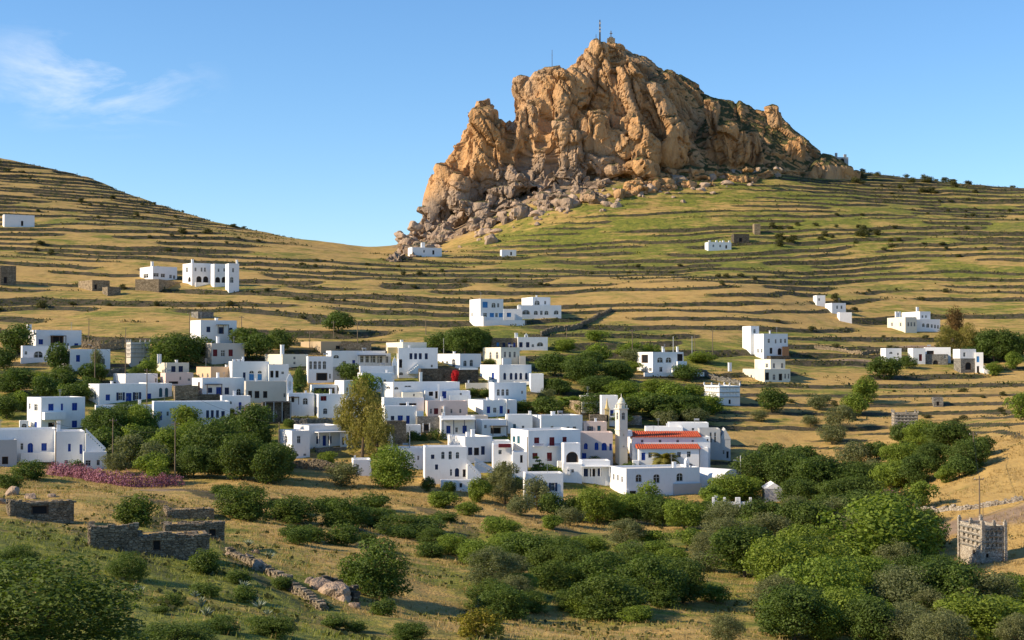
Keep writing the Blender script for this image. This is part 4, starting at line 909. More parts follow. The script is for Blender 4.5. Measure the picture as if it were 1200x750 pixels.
h.chim(0,227,303.5,309,2.4,1).chim(2,278.5,304,309,2.2,1).slab(0,'terrace_wall',226,262,331,338,-2.5,-2,'white')
h = H('white guest wing with wide dark windows on a tan stone terrace beside the arcaded villa', 'guest_house')
h.add(164,179,207,312,329,'white',[('d',182.8,322,6.4,4.4),('d',190.6,322.5,5,4.4),('d',199.5,323.5,3,4.4),('d',203.6,324,2.6,4.2)],[('d',171,322.5,6,5)]).chim(0,181,306,313,2.6,2)
h.add(159,186,226,327,339,'stonetan',L=9,back=-4)
h = H('plain white block house high on the western hill', 'block_house')
h.add(3,5,39,251,266,'white',[('D',25,261,2.6,6)])
def hut(label, x0, xm, x1, yt, yb, mat='stone', ops=(), **o):
    return H(label, 'stone_hut', 'hut').add(x0, xm, x1, yt, yb, mat, list(ops), par=.12, **o)
hut('stone field hut at the end of a western terrace', -6, 0, 18, 311, 334, 'stone', [('D',6,328,4,8)])
hut('ruined tan stone field hut below the arcaded villa', 92, 108, 128, 328, 341, 'stonetan', [('D',112,336,3,6)])
hut('small roofless stone pen beside the ruined field hut', 120, 126, 141, 336, 347, 'stone')
h = H('long low white chapel-like house at the foot of the crag'); h.add(478,483,518,289.5,301,'white',[('d',497,294,2,3),('D',508,295,2.4,5)]); h.add(493,494,498,284,291,'white',on=0,back=3)
h = H('little white field house alone on the slope below the crag scree'); h.add(586,588,605,292.5,301,'white',[('D',599,297,2,4)])
h = H('white field house with crenellated roof by the hillside thicket'); h.add(826,830,857,283.5,294,'white',[('d',836,288,2,3),('d',844,288,2,3),('D',851,289,2,4)])
for x in (832,840,848,855): h.slab(0,'merlon',x-1,x+1,281.5,283.4,0,.8,'white')
hut('dark stone barn beside the crenellated field house', 857, 860, 878, 274, 285, 'stonedark', [('D',868,281,4,5)])
hut('sunlit tan stone gable by the hillside trees', 882, 884, 891, 262, 275, 'stonetan')
h = H('small ruined whitewashed shrine on the ridge behind the crag', 'ruin', 'ruin'); h.add(977,980,994,184,194,'grey',[('aD',987,189,5,7)],D=925); h.slab(0,'wall_stub',979,981.5,179,184,.1,1,'grey').slab(0,'wall_stub',989,992,180.5,184,.1,1,'grey')
hut('low stone barn on the slope above the banded dovecote', 1092, 1094, 1105, 466, 477, 'stonegrey', [('D',1099,473,3,5)])
# ------------------------------------------------------------------ dovecotes
def dovecote(label, x0, xm, x1, yt, yb, mat, rows=3, cols=5, big=False, **o):
    h = H(label, 'dovecote', 'dovecote'); f = None; hh = yb - yt; fo, lo = [], []
    dr = (hh * .5) / rows
    for r_ in range(rows):
        y = yt + hh * .10 + dr * (r_ + .45)
        for k in range(cols):
            fo.append(('n', xm + (x1 - xm) * (.12 + .76 * (k + .5) / cols), y, (x1 - xm) * .46 / cols, dr * .5))
            if xm - x0 > 4: lo.append(('n', x0 + (xm - x0) * (.12 + .76 * (k + .5) / cols), y, (xm - x0) * .46 / cols, dr * .5))
    if big: fo.append(('D', xm + (x1 - xm) * .2, yb - hh * .22, 3, 5)); lo.append(('D', x0 + (xm - x0) * .62, yb - hh * .25, 2.6, 5))
    else: fo.append(('D', (xm + x1) / 2, yb - hh * .14, 2.4, 5))
    h.add(x0, xm, x1, yt, yb, mat, fo, lo, **o); f = h.fr[0]; W_, L_, Z, sc = f['W'], f['L'], f['H'], f['sc']
    for r_ in range(rows + 1):
        z = Z - (hh * .10 + dr * r_) * sc
        ms = Mesher(); ms.box(.1, W_ - .1, -.14, -.003, z - .06, z + .06); h.part(0, 'ledge', ms, 'stonegrey')
        ms = Mesher(); ms.box(-.14, -.003, .1, L_ - .1, z - .06, z + .06); h.part(0, 'ledge', ms, 'stonegrey')
    pw = .15 if not big else .2
    for (a, b) in ((0, 0), (W_, 0), (0, L_), (W_, L_), (W_ / 2, 0), (0, L_ / 2)):
        ms = Mesher(); ms.box(a - pw, a + pw, b - pw, b + pw, Z + .002 if a in (W_ / 2,) or b in (L_ / 2,) else (Z + .002), Z + .5); ms.box(a - pw * .6, a + pw * .6, b - pw * .6, b + pw * .6, Z + .5, Z + .72); h.part(0, 'pinnacle', ms, mat)
    if big:
        for (a, b) in ((0, 0), (W_, 0), (0, L_)):
            ms = Mesher(); ms.box(a - pw, a + pw, b - pw, b + pw, -3, Z); h.part(0, 'corner_pier', ms, mat)
    return h
dovecote('large pale stone dovecote with corner piers on the golden slope by the grove', 1125, 1152, 1177, 617, 661, 'stonepale', 3, 4, True, L=6.6, found=2)
dovecote('pale dovecote tower with banded openings on a dry terrace', 1045, 1048, 1075, 484, 506, 'stonepale', 3, 5)
dovecote('white dovecote with pinnacled roof under the stepped cream house', 825, 843, 867, 452, 474, 'white', 2, 5)
dovecote('grey weathered dovecote behind the terrace walls at the west end', 148, 153, 175, 401, 430, 'beige', 3, 4)
# ------------------------------------------------------------------ foliage
def folmat(name, a, b, trans=.38, hue=.25):
    t = NT(name); tone = t.at('tone'); oi = t.n('ShaderNodeObjectInfo')
    c = t.mix(tone, a, b); c = t.mix(t.math('MULTIPLY', oi.outputs['Random'], hue), c, tuple((x + y) * .5 * k for x, y, k in zip(a, b, (1.35, 1.0, .9))))
    t.col(c); t.b.inputs['Roughness'].default_value = .65; t.b.inputs['Specular IOR Level'].default_value = .25
    tr = t.n('ShaderNodeBsdfTranslucent'); t.l(t.mix(1.0, c, (1.1, 1.15, .6), 'MULTIPLY'), tr.inputs[0]); mx_ = t.n('ShaderNodeMixShader'); mx_.inputs[0].default_value = trans
    t.l(t.b.outputs[0], mx_.inputs[1]); t.l(tr.outputs[0], mx_.inputs[2]); t.l(mx_.outputs[0], t.t.nodes['Material Output'].inputs[0])
folmat('f_dark', (0.040, 0.072, 0.014), (0.130, 0.190, 0.034)); folmat('f_bright', (0.085, 0.135, 0.018), (0.245, 0.325, 0.042)); folmat('f_olive', (0.085, 0.108, 0.045), (0.225, 0.245, 0.105))
folmat('f_euc', (0.12, 0.12, 0.026), (0.30, 0.275, 0.062)); folmat('f_bush', (0.042, 0.078, 0.014), (0.145, 0.205, 0.034)); folmat('f_brown', (0.09, 0.06, 0.02), (0.19, 0.12, 0.04))
folmat('f_pink', (0.20, 0.07, 0.10), (0.44, 0.20, 0.27), .2, .1); folmat('f_red', (0.40, 0.008, 0.015), (0.62, 0.02, 0.03), .2, .1); folmat('f_yellow', (0.13, 0.13, 0.015), (0.33, 0.27, 0.03))
folmat('f_scrub', (0.049, 0.059, 0.020), (0.133, 0.133, 0.045)); folmat('f_dry', (0.26, 0.17, 0.06), (0.48, 0.34, 0.14), .3, .0); folmat('f_grass', (0.11, 0.14, 0.02), (0.30, 0.30, 0.055), .3, .0); folmat('f_agave', (0.13, 0.17, 0.12), (0.26, 0.30, 0.20), .1)
t = NT('bark'); t.col(t.mix(t.noise(6, 4), (0.07, 0.05, 0.035), (0.17, 0.13, 0.09))); t.bump(t.noise(9, 4), .6, .05)
def quads(P, Nn, s, asp, rng):
    r = rng.normal(size=P.shape); t1 = np.cross(Nn, r); t1 /= np.linalg.norm(t1, axis=1)[:, None] + 1e-9; t2 = np.cross(Nn, t1)
    a, b = t1 * s[:, None], t2 * (s * asp)[:, None]
    k = Nn * (s * .25)[:, None]
    return np.stack([P - a, P - b + k, P + a, P + b + k], 1).reshape(-1, 3)
def crown_mesh(name, seed, leaves=2600, clumps=26, leaf=.042, flat=1.0, low=.12, spread=.33, shape='round', csz=(.15, .27), asp=.6):
    rng = np.random.default_rng(seed); C = []
    while len(C) < clumps:
        p = rng.uniform(-1, 1, 3)
        if shape == 'round' and not .25 < np.linalg.norm(p) < 1: continue
        if shape == 'column' and np.hypot(p[0], p[1]) > (1 - .5 * abs(p[2]) ** 2): continue
        if shape == 'cone' and np.hypot(p[0], p[1]) > .55 * (1 - p[2]) + .05: continue
        if shape == 'dome' and (p[2] < -.9 or np.hypot(p[0], p[1]) > 1 or (p[2] > 0 and np.linalg.norm(p) > 1)): continue
        C.append(p)
    C = np.array(C); half = (1 - low) / 2; rad = rng.uniform(csz[0], csz[1], clumps)
    ctr = np.c_[C[:, 0] * (.5 - rad * .8), C[:, 1] * (.5 - rad * .8), low + half + C[:, 2] * (half - rad * .75 * flat)]
    w = rad ** 2; ci = rng.choice(clumps, leaves, p=w / w.sum())
    d = rng.normal(size=(leaves, 3)); d /= np.linalg.norm(d, axis=1)[:, None]
    rr = rng.uniform(.55, 1.06, leaves) ** .7
    P = ctr[ci] + d * (rad[ci] * rr)[:, None] * np.array([1, 1, .85 * flat])
    P += rng.normal(size=P.shape) * .008
    Nn = d + rng.normal(size=d.shape) * .55 + np.array([0, 0, .25]); Nn /= np.linalg.norm(Nn, axis=1)[:, None]
    s = leaf * rng.uniform(.55, 1.25, leaves); V = quads(P, Nn, s, asp, rng)
    V[:, 2] = np.maximum(V[:, 2], -.02)
    me = mesh_np(name, V, np.arange(len(V)).reshape(-1, 4))
    ct = rng.uniform(0, 1, clumps)
    attr(me, 'tone', np.repeat(np.clip(.5 * ct[ci] + .5 * rng.uniform(0, 1, leaves), 0, 1), 4)); return me
def trunk_mesh(name, seed, top=.62, r0=.045, limbs=5, spread=.26, base=-.08):
    rng = np.random.default_rng(seed); V, Fc = [], []
    def tube(pts, rads, n=7):
        k0 = len(V)
        for i, (p, r) in enumerate(zip(pts, rads)):
            for j in range(n): a = 2 * math.pi * j / n; V.append((p[0] + r * math.cos(a), p[1] + r * math.sin(a), p[2]))
        for i in range(len(pts) - 1):
            for j in range(n): q = (j + 1) % n; Fc.append((k0 + i * n + j, k0 + i * n + q, k0 + (i + 1) * n + q, k0 + (i + 1) * n + j))
    b = rng.uniform(-.05, .05, 2); mid = np.array([b[0], b[1], top * .5])
    tube([(0, 0, base), (0, 0, .02), tuple(mid), (b[0] * 1.5, b[1] * 1.2, top)], [r0 * 1.35, r0 * 1.1, r0 * .8, r0 * .35])
    for i in range(limbs):
        a = 2 * math.pi * (i + rng.uniform(0, .6)) / limbs; z = top * rng.uniform(.35, .65); l = spread * rng.uniform(.7, 1.2)
        p0 = np.array([mid[0] * z / top * 2, mid[1] * z / top * 2, z]); p1 = p0 + [math.cos(a) * l * .5, math.sin(a) * l * .5, .13]; p2 = p1 + [math.cos(a) * l * .5, math.sin(a) * l * .5, .16]
        tube([tuple(p0), tuple(p1), tuple(p2)], [r0 * .5, r0 * .35, r0 * .12], 5)
    me = bpy.data.meshes.new(name); me.from_pydata(V, [], Fc); me.update(); me.materials.append(MATS['bark']); return me
TR = [trunk_mesh('trunk', 500 + i, .62, .03) for i in range(3)]; TS = [trunk_mesh('stems', 520 + i, .55, .03, 7, .3) for i in range(2)]
def protos(kind, mat, n, **k):
    out = []
    for i in range(n):
        m_ = crown_mesh('crown_' + kind, abs(hash(kind)) % 1 + sum(map(ord, kind)) * 10 + i, **k); m_.materials.append(MATS[mat]); out.append(m_)
    return out
PRO = {
 'dk': protos('dark', 'f_dark', 3, leaves=4200, clumps=34, leaf=.031, low=.02, csz=(.09, .25)),
 'br': protos('bright', 'f_bright', 3, leaves=4000, clumps=32, leaf=.031, low=.02, csz=(.09, .25)),
 'ol': protos('olive', 'f_olive', 3, leaves=3800, clumps=34, leaf=.030, low=.04, csz=(.12, .22), asp=.45),
 'eu': protos('eucalypt', 'f_euc', 2, leaves=7000, clumps=60, leaf=.022, low=.06, shape='column', csz=(.09, .17), flat=.8, asp=.4),
 'bu': protos('bush', 'f_bush', 3, leaves=4200, clumps=34, leaf=.032, low=-.02, shape='dome', csz=(.14, .24)),
 'lb': protos('lightbush', 'f_yellow', 2, leaves=2200, clumps=24, leaf=.032, low=-.02, shape='dome', csz=(.12, .2)),
 'cy': protos('brownconifer', 'f_brown', 1, leaves=3000, clumps=36, leaf=.03, low=.06, shape='column', csz=(.12, .2)),
 'nf': protos('pine', 'f_dark', 1, leaves=2600, clumps=40, leaf=.03, low=.05, shape='cone', csz=(.08, .13), flat=.4),
 'pk': protos('pink', 'f_pink', 2, leaves=2200, clumps=26, leaf=.035, low=-.02, shape='dome', csz=(.14, .24)),
 'rd': protos('red', 'f_red', 1, leaves=1400, clumps=18, leaf=.045, low=0, shape='round', csz=(.16, .26)),
 'sh': protos('shrub', 'f_scrub', 4, leaves=700, clumps=14, leaf=.06, low=-.04, shape='dome', csz=(.16, .28)),
 'dkL': protos('darkl', 'f_dark', 2, leaves=10500, clumps=75, leaf=.0205, low=.02, csz=(.07, .21)),
 'brL': protos('brightl', 'f_bright', 2, leaves=10500, clumps=75, leaf=.0205, low=.02, csz=(.07, .21)),
 'olL': protos('olivel', 'f_olive', 2, leaves=10500, clumps=85, leaf=.019, low=.04, csz=(.06, .17), asp=.42),
 'buL': protos('bushl', 'f_bush', 2, leaves=10500, clumps=75, leaf=.0205, low=-.02, shape='dome', csz=(.07, .2)),
 'BG': protos('nearbush', 'f_bush', 2, leaves=15000, clumps=90, leaf=.0155, low=-.02, shape='dome', csz=(.09, .16)),
}
TRUNKY = {'dk': TR, 'br': TR, 'ol': TR, 'eu': TR, 'cy': TR, 'nf': TR, 'bu': TS, 'lb': TS, 'pk': TS, 'rd': TS, 'BG': TS, 'sh': None}
NAMES = {'dk': ('broadleaf_tree', 'tree'), 'br': ('green_tree', 'tree'), 'ol': ('olive_tree', 'tree'), 'eu': ('eucalyptus_tree', 'tree'), 'bu': ('bush', 'bush'), 'lb': ('yellow_bush', 'bush'), 'cy': ('conifer_tree', 'tree'), 'nf': ('pine_tree', 'tree'),
         'pk': ('flowering_bush', 'bush'), 'rd': ('flowering_bush', 'bush'), 'sh': ('shrub', 'shrub'), 'BG': ('bush', 'bush')}
LRG = {'dk': 'dkL', 'br': 'brL', 'ol': 'olL', 'bu': 'buL'}
def plant(P, w, h, kind, label, group=None, i=None):
    r = empty(NAMES[kind][0], tuple(P), random.uniform(0, 6.28)); tag(r, label, NAMES[kind][1], group)
    k = random.randrange(99) if i is None else i; pr = PRO[LRG[kind] if kind in LRG and w * F / max(P[1], 1) > 52 else kind]
    c = bpy.data.objects.new('crown', pr[k % len(pr)]); COL.objects.link(c); c.parent = r; c.scale = (w * random.uniform(.92, 1.08), w * random.uniform(.85, 1.05), h)
    if TRUNKY[kind]:
        t_ = bpy.data.objects.new('trunk' if TRUNKY[kind] is TR else 'stems', TRUNKY[kind][k % len(TRUNKY[kind])]); COL.objects.link(t_); t_.parent = r; t_.scale = (min(w, h * .9),) * 2 + (h,)
    if group: GROUPED.append((r, np.array(P), w * h, label))
    return r
GROUPED = []
def pt(x, yb, w, h, kind, label, group=None, i=None, sink=.07):
    P = hit(x, yb); s_ = P[1] / F; P = P - np.array([0, 0, h * s_ * sink]); return plant(P, w * s_ * 1.08, h * s_ * 1.12, kind, label, group, i)
def pts(lst, kind, label, group):
    for (x, y, w, h) in lst: pt(x, y, w, h, kind, label, group)
# singled-out trees and bushes
pt(424,536,60,92,'eu','tall drooping yellow-green eucalyptus standing in the middle of the village')
pt(444,545,40,66,'eu','smaller drooping eucalyptus leaning against the tall one')
pt(402,520,28,46,'eu','young yellow-green eucalyptus beside the canopy porch house')
pt(460,572,62,50,'br','wide bright green tree below the brown stone ruin')
pt(430,468,34,34,'br','bright leafy tree rising between the white roofs above the eucalyptus')
pt(408,448,34,26,'dk','rounded dark tree in front of the long white house with a small blue door')
pt(217,506,38,34,'br','round yellow-green tree before the house with four narrow navy windows',i=1)
pt(67,438,28,42,'dk','dark tree in front of the arched porch of the west end house')
pt(112,438,20,30,'ol','small round olive tree at the corner of the west end house')
pt(397,389,36,26,'dk','single dark round tree on the terraces above the village')
pt(629,566,32,34,'nf','layered dark pine standing against the white houses')
pt(400,570,46,30,'ol','grey-green olive tree beside the tiny white cube hut')
pt(383,549,26,22,'br','bright green shrubby tree against the stone terrace wall of the canopy porch house')
pt(1118,402,24,44,'cy','rust brown conifer beside the large east hill villa')
pt(1112,420,34,38,'eu','yellow-green eucalyptus clump below the large east hill villa')
pt(1133,420,30,42,'eu','taller yellow-green eucalyptus next to the brown conifer')
pt(1153,418,32,28,'br','clear green round tree by the east slope houses',i=0)
pt(905,482,38,30,'dk','dome shaped dark tree below the cream stepped house')
pt(533,450,10,18,'rd','bright red bougainvillea on the dark stone terrace')
pt(290,484,8,9,'rd','red flowering bush beside the ochre wall')
pt(640,560,46,16,'br','flat topped green tree roofing the court before the maroon shuttered house')
pt(695,545,18,12,'bu','clipped round bush before the peach house with blue doors')
pt(740,552,26,12,'bu','dark bush on the terrace beside the bell tower foot')
pt(440,697,90,66,'bu','large dark round bush alone on the dry valley field',i=0)
pt(590,724,64,40,'bu','dark dense bush at the edge of the valley track',i=1)
pt(575,690,74,48,'ol','pale grey-green bushy olive in the middle of the valley')
P = hit(45, 766); plant(P, 7.8, 3.5, 'BG', 'big glossy dark bush at the foot of the grassy bank', None, 0)
P = hit(-20, 700); plant(P, 4.2, 2.2, 'BG', 'glossy dark bush above the big corner bush', None, 1)
pt(205,768,110,40,'BG','low leafy fig-like bush beside the big corner bush')
pt(150,678,50,32,'BG','bright leaved bush on the grass below the stone hut with a doorway')
pt(160,616,48,38,'bu','green bush growing above the stone walled pen')
pt(240,672,40,30,'bu','small thorny bush at the corner of the stone hut with a doorway')
pt(1043,586,30,14,'pk','pink oleander bush by the eastern road')
pt(1062,592,18,10,'pk','smaller pink oleander beside the road wall')
pt(560,748,60,40,'lb','yellow flowering broom bush in the valley bottom')
pt(1033,676,150,96,'br','great bright green spreading tree in the grove',i=2)
pt(352,462,16,34,'dk','narrow dark tree among the white roofs beside the small bell gable')
# woods and thickets, by place
Gp = lambda s_: s_
pts([(20,415,46,38),(4,432,34,28),(20,462,52,32),(55,468,42,30),(88,472,44,26),(8,490,36,30),(110,508,30,24)],'dk','dark broadleaf tree of the west end thicket','thicket at the west end')
pts([(48,452,30,18),(24,480,30,22),(72,470,26,20)],'br','light green tree of the west end thicket','light trees at the west end')
pts([(128,520,56,44),(150,505,50,34),(250,552,72,62),(282,562,64,54),(316,566,60,46),(298,524,64,52),(268,520,40,36),(330,556,40,36),(226,560,50,38)],'dk','dark leafy tree behind the pink hedge','dark trees below the western houses')
pts([(165,516,50,42),(200,546,52,46),(228,536,50,46),(180,560,46,30),(250,530,40,34)],'br','bright green tree behind the pink hedge','bright trees below the western houses')
pts([(150,548,46,40),(182,552,42,38),(135,556,34,26)],'ol','grey-green olive behind the pink hedge','olives below the western houses')
pts([(205,428,74,38),(232,424,40,30),(300,420,44,34),(332,412,38,28),(288,405,40,24)],'dk','dark tree behind the maroon shuttered grey-white house','dark trees at the upper edge of the village')
pts([(190,432,36,30),(172,440,26,20),(318,408,22,16)],'br','light green tree beside the weathered grey dovecote','light trees by the grey dovecote')
pts([(545,418,54,36),(515,414,40,26),(560,408,36,26)],'dk','dark tree below the twin villa','dark trees below the twin villa')
pts([(650,440,44,28),(682,448,54,30),(722,448,54,26),(705,462,56,22),(655,462,36,20),(765,486,46,26),(802,490,56,28),(735,486,40,22),(690,430,40,20)],'dk','dark tree in the thicket east of the village','eastern thicket')
pts([(700,424,40,22),(662,412,34,16),(732,470,50,24),(790,474,44,26),(832,486,34,24),(770,462,50,18),(810,470,34,20),(700,400,30,14)],'br','light green tree in the thicket east of the village','light trees of the eastern thicket')
pts([(742,428,36,20),(640,472,26,18),(780,500,36,20),(815,498,36,22)],'ol','grey-green bush in the thicket east of the village','olives of the eastern thicket')
pts([(890,494,24,14),(960,480,30,20),(985,502,38,28),(1000,548,44,34),(975,520,36,26),(1025,560,36,24),(950,500,24,14)],'ol','grey-green olive along the dry gully','olives along the gully')
pts([(1036,444,44,30),(1165,424,62,40),(1190,420,40,34),(1140,424,30,20),(1065,432,24,16)],'dk','dark tree around the east slope houses','dark trees on the east slope')
pts([(1014,472,34,32),(1002,486,34,26),(1188,432,26,20),(1165,440,24,16),(1196,492,34,34),(1082,524,52,32)],'br','light green tree down the east slope gully','light trees on the east slope')
pts([(1112,530,62,38),(1135,553,54,38),(1150,535,36,28),(1095,552,50,34),(1060,520,40,26),(1000,575,50,36),(960,584,72,52),(922,575,62,48),(885,572,54,44),(985,600,60,40),(940,548,44,30),(905,545,40,30),(1015,590,46,34)],'dk','dark tree in the belt below the banded dovecote','dark trees behind the cemetery')
pts([(1046,574,56,38),(1080,596,42,36),(1062,550,60,34),(862,588,64,36),(838,592,36,26),(1108,566,30,20)],'br','bright green tree below the eastern terraces','bright trees by the cemetery')
pts([(770,616,54,36),(650,606,44,30),(502,576,20,18),(526,580,20,18),(572,580,22,18),(680,610,34,34),(820,608,40,24)],'dk','dark tree along the foot of the village houses','dark trees at the village foot')
pts([(734,614,62,38),(700,614,52,46),(802,620,54,38),(560,588,32,28),(520,594,46,20),(760,598,36,34),(845,618,40,30)],'br','bright green tree along the foot of the village houses','bright trees at the village foot')
pts([(630,598,38,42),(592,590,50,48),(610,604,36,26),(668,616,40,24)],'ol','grey-green olive along the foot of the village houses','olives at the village foot')
pts([(892,626,62,42),(945,640,80,56),(992,626,62,48),(1082,646,62,52),(872,676,92,62),(930,750,92,66),(1112,726,92,72),(1185,712,62,40),(800,706,62,52),(1105,690,60,40),(1070,690,60,40)],'dk','dark bushy tree in the valley grove','dark trees of the valley grove')
pts([(920,696,94,72),(962,726,100,78),(1002,746,92,62),(1150,752,104,62),(1012,700,82,54),(880,640,50,36),(1060,660,60,40),(1180,740,60,40)],'br','bright green bushy tree in the valley grove','bright trees of the valley grove')
pts([(852,626,62,40),(932,622,54,40),(900,648,70,46),(852,650,62,46),(1060,726,92,62),(1160,728,82,58),(1052,686,62,52),(1062,762,74,46),(1104,776,84,60),(1192,770,56,50),(980,690,60,44),(830,660,50,36)],'ol','grey-green olive in the valley grove','olives of the valley grove')
pts([(620,664,84,42),(712,724,94,54),(762,706,84,58),(700,694,84,48),(672,676,60,36),(740,672,60,34),(645,690,50,34),(660,652,60,24),(780,690,50,40)],'bu','dark green bush in the valley hedge','bushes of the valley hedge')
pts([(560,662,60,30),(530,650,50,24),(600,644,60,22),(690,648,60,20),(770,656,50,22),(810,640,44,22)],'br','light green bush along the valley terraces','light bushes on the valley terraces')
pts([(285,608,74,42),(340,612,72,32),(402,618,62,36),(480,628,84,26),(350,638,34,22),(260,580,30,14),(510,640,50,22),(440,616,50,22),(520,612,40,14)],'bu','dark green bush on the terraces below the village','bushes below the village')
pts([(34,562,44,24),(88,556,24,18),(10,572,34,20)],'bu','dark bush on the field by the pink hedge','bushes by the pink hedge')
pts([(320,745,60,24),(255,742,60,20),(390,736,40,16),(285,705,34,20),(20,668,50,30),(95,700,40,22),(330,690,30,16),(240,700,36,18),(480,750,50,22),(200,712,34,18)],'bu','low weedy bush on the near grassy bank','weedy bushes on the near bank')
# pink hedge: one long flowering hedge
def hedge(name, label, px, hpx, mat, cat='hedge'):
    rng = np.random.default_rng(5); A_ = []; pp = [hit(*p) for p in px]
    r = empty(name, tuple(pp[0])); tag(r, label, cat); V = []; tn = []
    for a, b in zip(pp, pp[1:]):
        n = max(2, int(np.linalg.norm(b - a) / .7))
        for i in range(n):
            c_ = a + (b - a) * (i / n) + rng.normal(size=3) * [.2, .3, .1]; hh = hpx * c_[1] / F * rng.uniform(.7, 1.1)
            m = 260; d = rng.normal(size=(m, 3)); d /= np.linalg.norm(d, axis=1)[:, None]; d[:, 2] = np.abs(d[:, 2])
            P = c_ + d * np.array([1.3 if hpx > 18 else .8, 1.3 if hpx > 18 else .8, hh]) * rng.uniform(.6, 1, (m, 1)) - pp[0]
            V.append(quads(P, d + rng.normal(size=d.shape) * .5, rng.uniform(.07, .16, m), .7, rng)); tn.append(np.clip(rng.uniform(0, 1, m) * .6 + rng.uniform(0, .4), 0, 1))
    V = np.concatenate(V); me = mesh_np(name, V, np.arange(len(V)).reshape(-1, 4)); attr(me, 'tone', np.repeat(np.concatenate(tn), 4))
    link('foliage', me, mat, r); return r
hedge('flowering_hedge', 'long pink bougainvillea hedge along the field below the tall white house', [(62,556),(90,560),(120,566),(150,570),(180,572),(212,570)], 19, 'f_pink')
hedge('green_hedge', 'clipped green hedge on the court of the house with the arched dark window', [(350,484),(362,484),(370,484)], 13, 'f_bush')
hedge('vine_screen', 'green vine hanging in the white pergola court', [(367,465.5),(380,465.5),(393,465.5)], 12, 'f_bush', 'vine')
hedge('creeper', 'green creeper on the slanting court wall beside the white veranda house', [(478,516),(490,516),(503,517)], 12, 'f_bush', 'creeper')
hedge('creeper', 'dark creeper climbing beside the blue doored veranda house', [(506,514),(514,515),(522,516)], 16, 'f_dark', 'creeper')
# palms
def palm(px, ytop, w, label, frond_mat='f_bright', n=26, skirt=False, hgt=None):
    P = hit(*px); s_ = P[1] / F; h_ = (px[1] - ytop) * s_ * .72; Rr = w * s_ / 2; rng = np.random.default_rng(int(px[0]))
    r = empty('palm_tree', tuple(P)); tag(r, label, 'palm'); V, Fc = [], []; n8 = 8; lv = [(-.5, .26), (h_ * .3, .2), (h_ * .7, .17), (h_, .2)]
    for z, q in lv:
        for j in range(n8): a = 2 * math.pi * j / n8; V.append((q * math.cos(a), q * math.sin(a), z))
    for i in range(3):
        for j in range(n8): k = (j + 1) % n8; Fc.append((i * n8 + j, i * n8 + k, (i + 1) * n8 + k, (i + 1) * n8 + j))
    me = bpy.data.meshes.new('trunk'); me.from_pydata(V, [], Fc); me.update(); link('trunk', me, 'bark', r)
    for k in range(n):
        az = 2 * math.pi * (k * .381966 % 1); el = rng.uniform(-.35, 1.25); Ln = Rr * rng.uniform(.85, 1.1); V, Fc = [], []; seg = 9; p = np.array([0, 0, h_]); e = el; pp = []
        for i in range(seg + 1):
            pp.append(p.copy()); p = p + Ln / seg * np.array([math.cos(e) * math.cos(az), math.cos(e) * math.sin(az), math.sin(e)]); e -= .2
        side = np.array([-math.sin(az), math.cos(az), 0])
        for i in range(seg * 2):
            t_ = i / (seg * 2); q = pp[int(t_ * seg)] + (pp[int(t_ * seg) + 1] - pp[int(t_ * seg)]) * (t_ * seg % 1); wl = .3 * Rr * math.sin(math.pi * min(t_ + .12, 1)) + .05
            fw = (pp[min(int(t_ * seg) + 1, seg)] - pp[int(t_ * seg)]); fw = fw / np.linalg.norm(fw)
            for sg in (-1, 1):
                b = len(V); tip = q + side * sg * wl + fw * wl * .6 - np.array([0, 0, wl * .35]); V += [tuple(q), tuple(q + fw * .09 * Rr), tuple(tip)]; Fc.append((b, b + 1, b + 2))
        me = bpy.data.meshes.new('frond'); me.from_pydata(V, [], Fc); me.update(); attr(me, 'tone', np.full(len(V), rng.uniform(.2, 1))); link('frond', me, frond_mat, r)
palm((779,553), 534, 48, 'spreading date palm in front of the church', 'f_euc', 40)
palm((660,490), 461, 22, 'fan palm behind the white upper house of the maroon shuttered house', 'f_bright', 24)
palm((348,475), 446, 22, 'small palm behind the house with the arched dark window', 'f_dark', 24)

def fill(n, box, kind, wr, hr, label, group, seed, test=None):
    rng = np.random.default_rng(seed); k = 0
    while k < n:
        x, y = rng.uniform(box[0], box[2]), rng.uniform(box[1], box[3])
        if test and not test(x, y): continue
        w = rng.uniform(*wr); pt(x, y, w, w * rng.uniform(*hr), kind, label, group); k += 1
gv = lambda x, y: (x < 1085 or y > 715) and y > 640 - (x - 850) * .12 and y > 760 - (x - 840) * 1.1
fill(12, (850,620,1200,760), 'dk', (50,80), (.6,.8), 'dark bushy tree in the valley grove', 'dark trees of the valley grove', 1, gv)
fill(10, (850,620,1200,760), 'br', (50,80), (.6,.8), 'bright green bushy tree in the valley grove', 'bright trees of the valley grove', 2, gv)
fill(12, (850,620,1200,760), 'ol', (45,75), (.6,.8), 'grey-green olive in the valley grove', 'olives of the valley grove', 3, gv)
fill(10, (880,545,1010,610), 'dk', (34,54), (.6,.8), 'dark tree in the belt below the banded dovecote', 'dark trees behind the cemetery', 4)
fill(5, (1020,520,1150,570), 'dk', (34,50), (.6,.8), 'dark tree in the belt below the banded dovecote', 'dark trees behind the cemetery', 5)
fill(10, (500,588,850,624), 'br', (24,38), (.45,.65), 'bright green tree along the foot of the village houses', 'bright trees at the village foot', 6)
fill(8, (120,505,320,566), 'dk', (36,54), (.65,.85), 'dark leafy tree behind the pink hedge', 'dark trees below the western houses', 7)
fill(7, (120,520,320,566), 'br', (30,46), (.65,.85), 'bright green tree behind the pink hedge', 'bright trees below the western houses', 8)
fill(7, (645,425,830,500), 'dk', (30,46), (.4,.55), 'dark tree in the thicket east of the village', 'eastern thicket', 9)
fill(14, (645,405,830,500), 'br', (24,44), (.3,.5), 'light green tree in the thicket east of the village', 'light trees of the eastern thicket', 10)
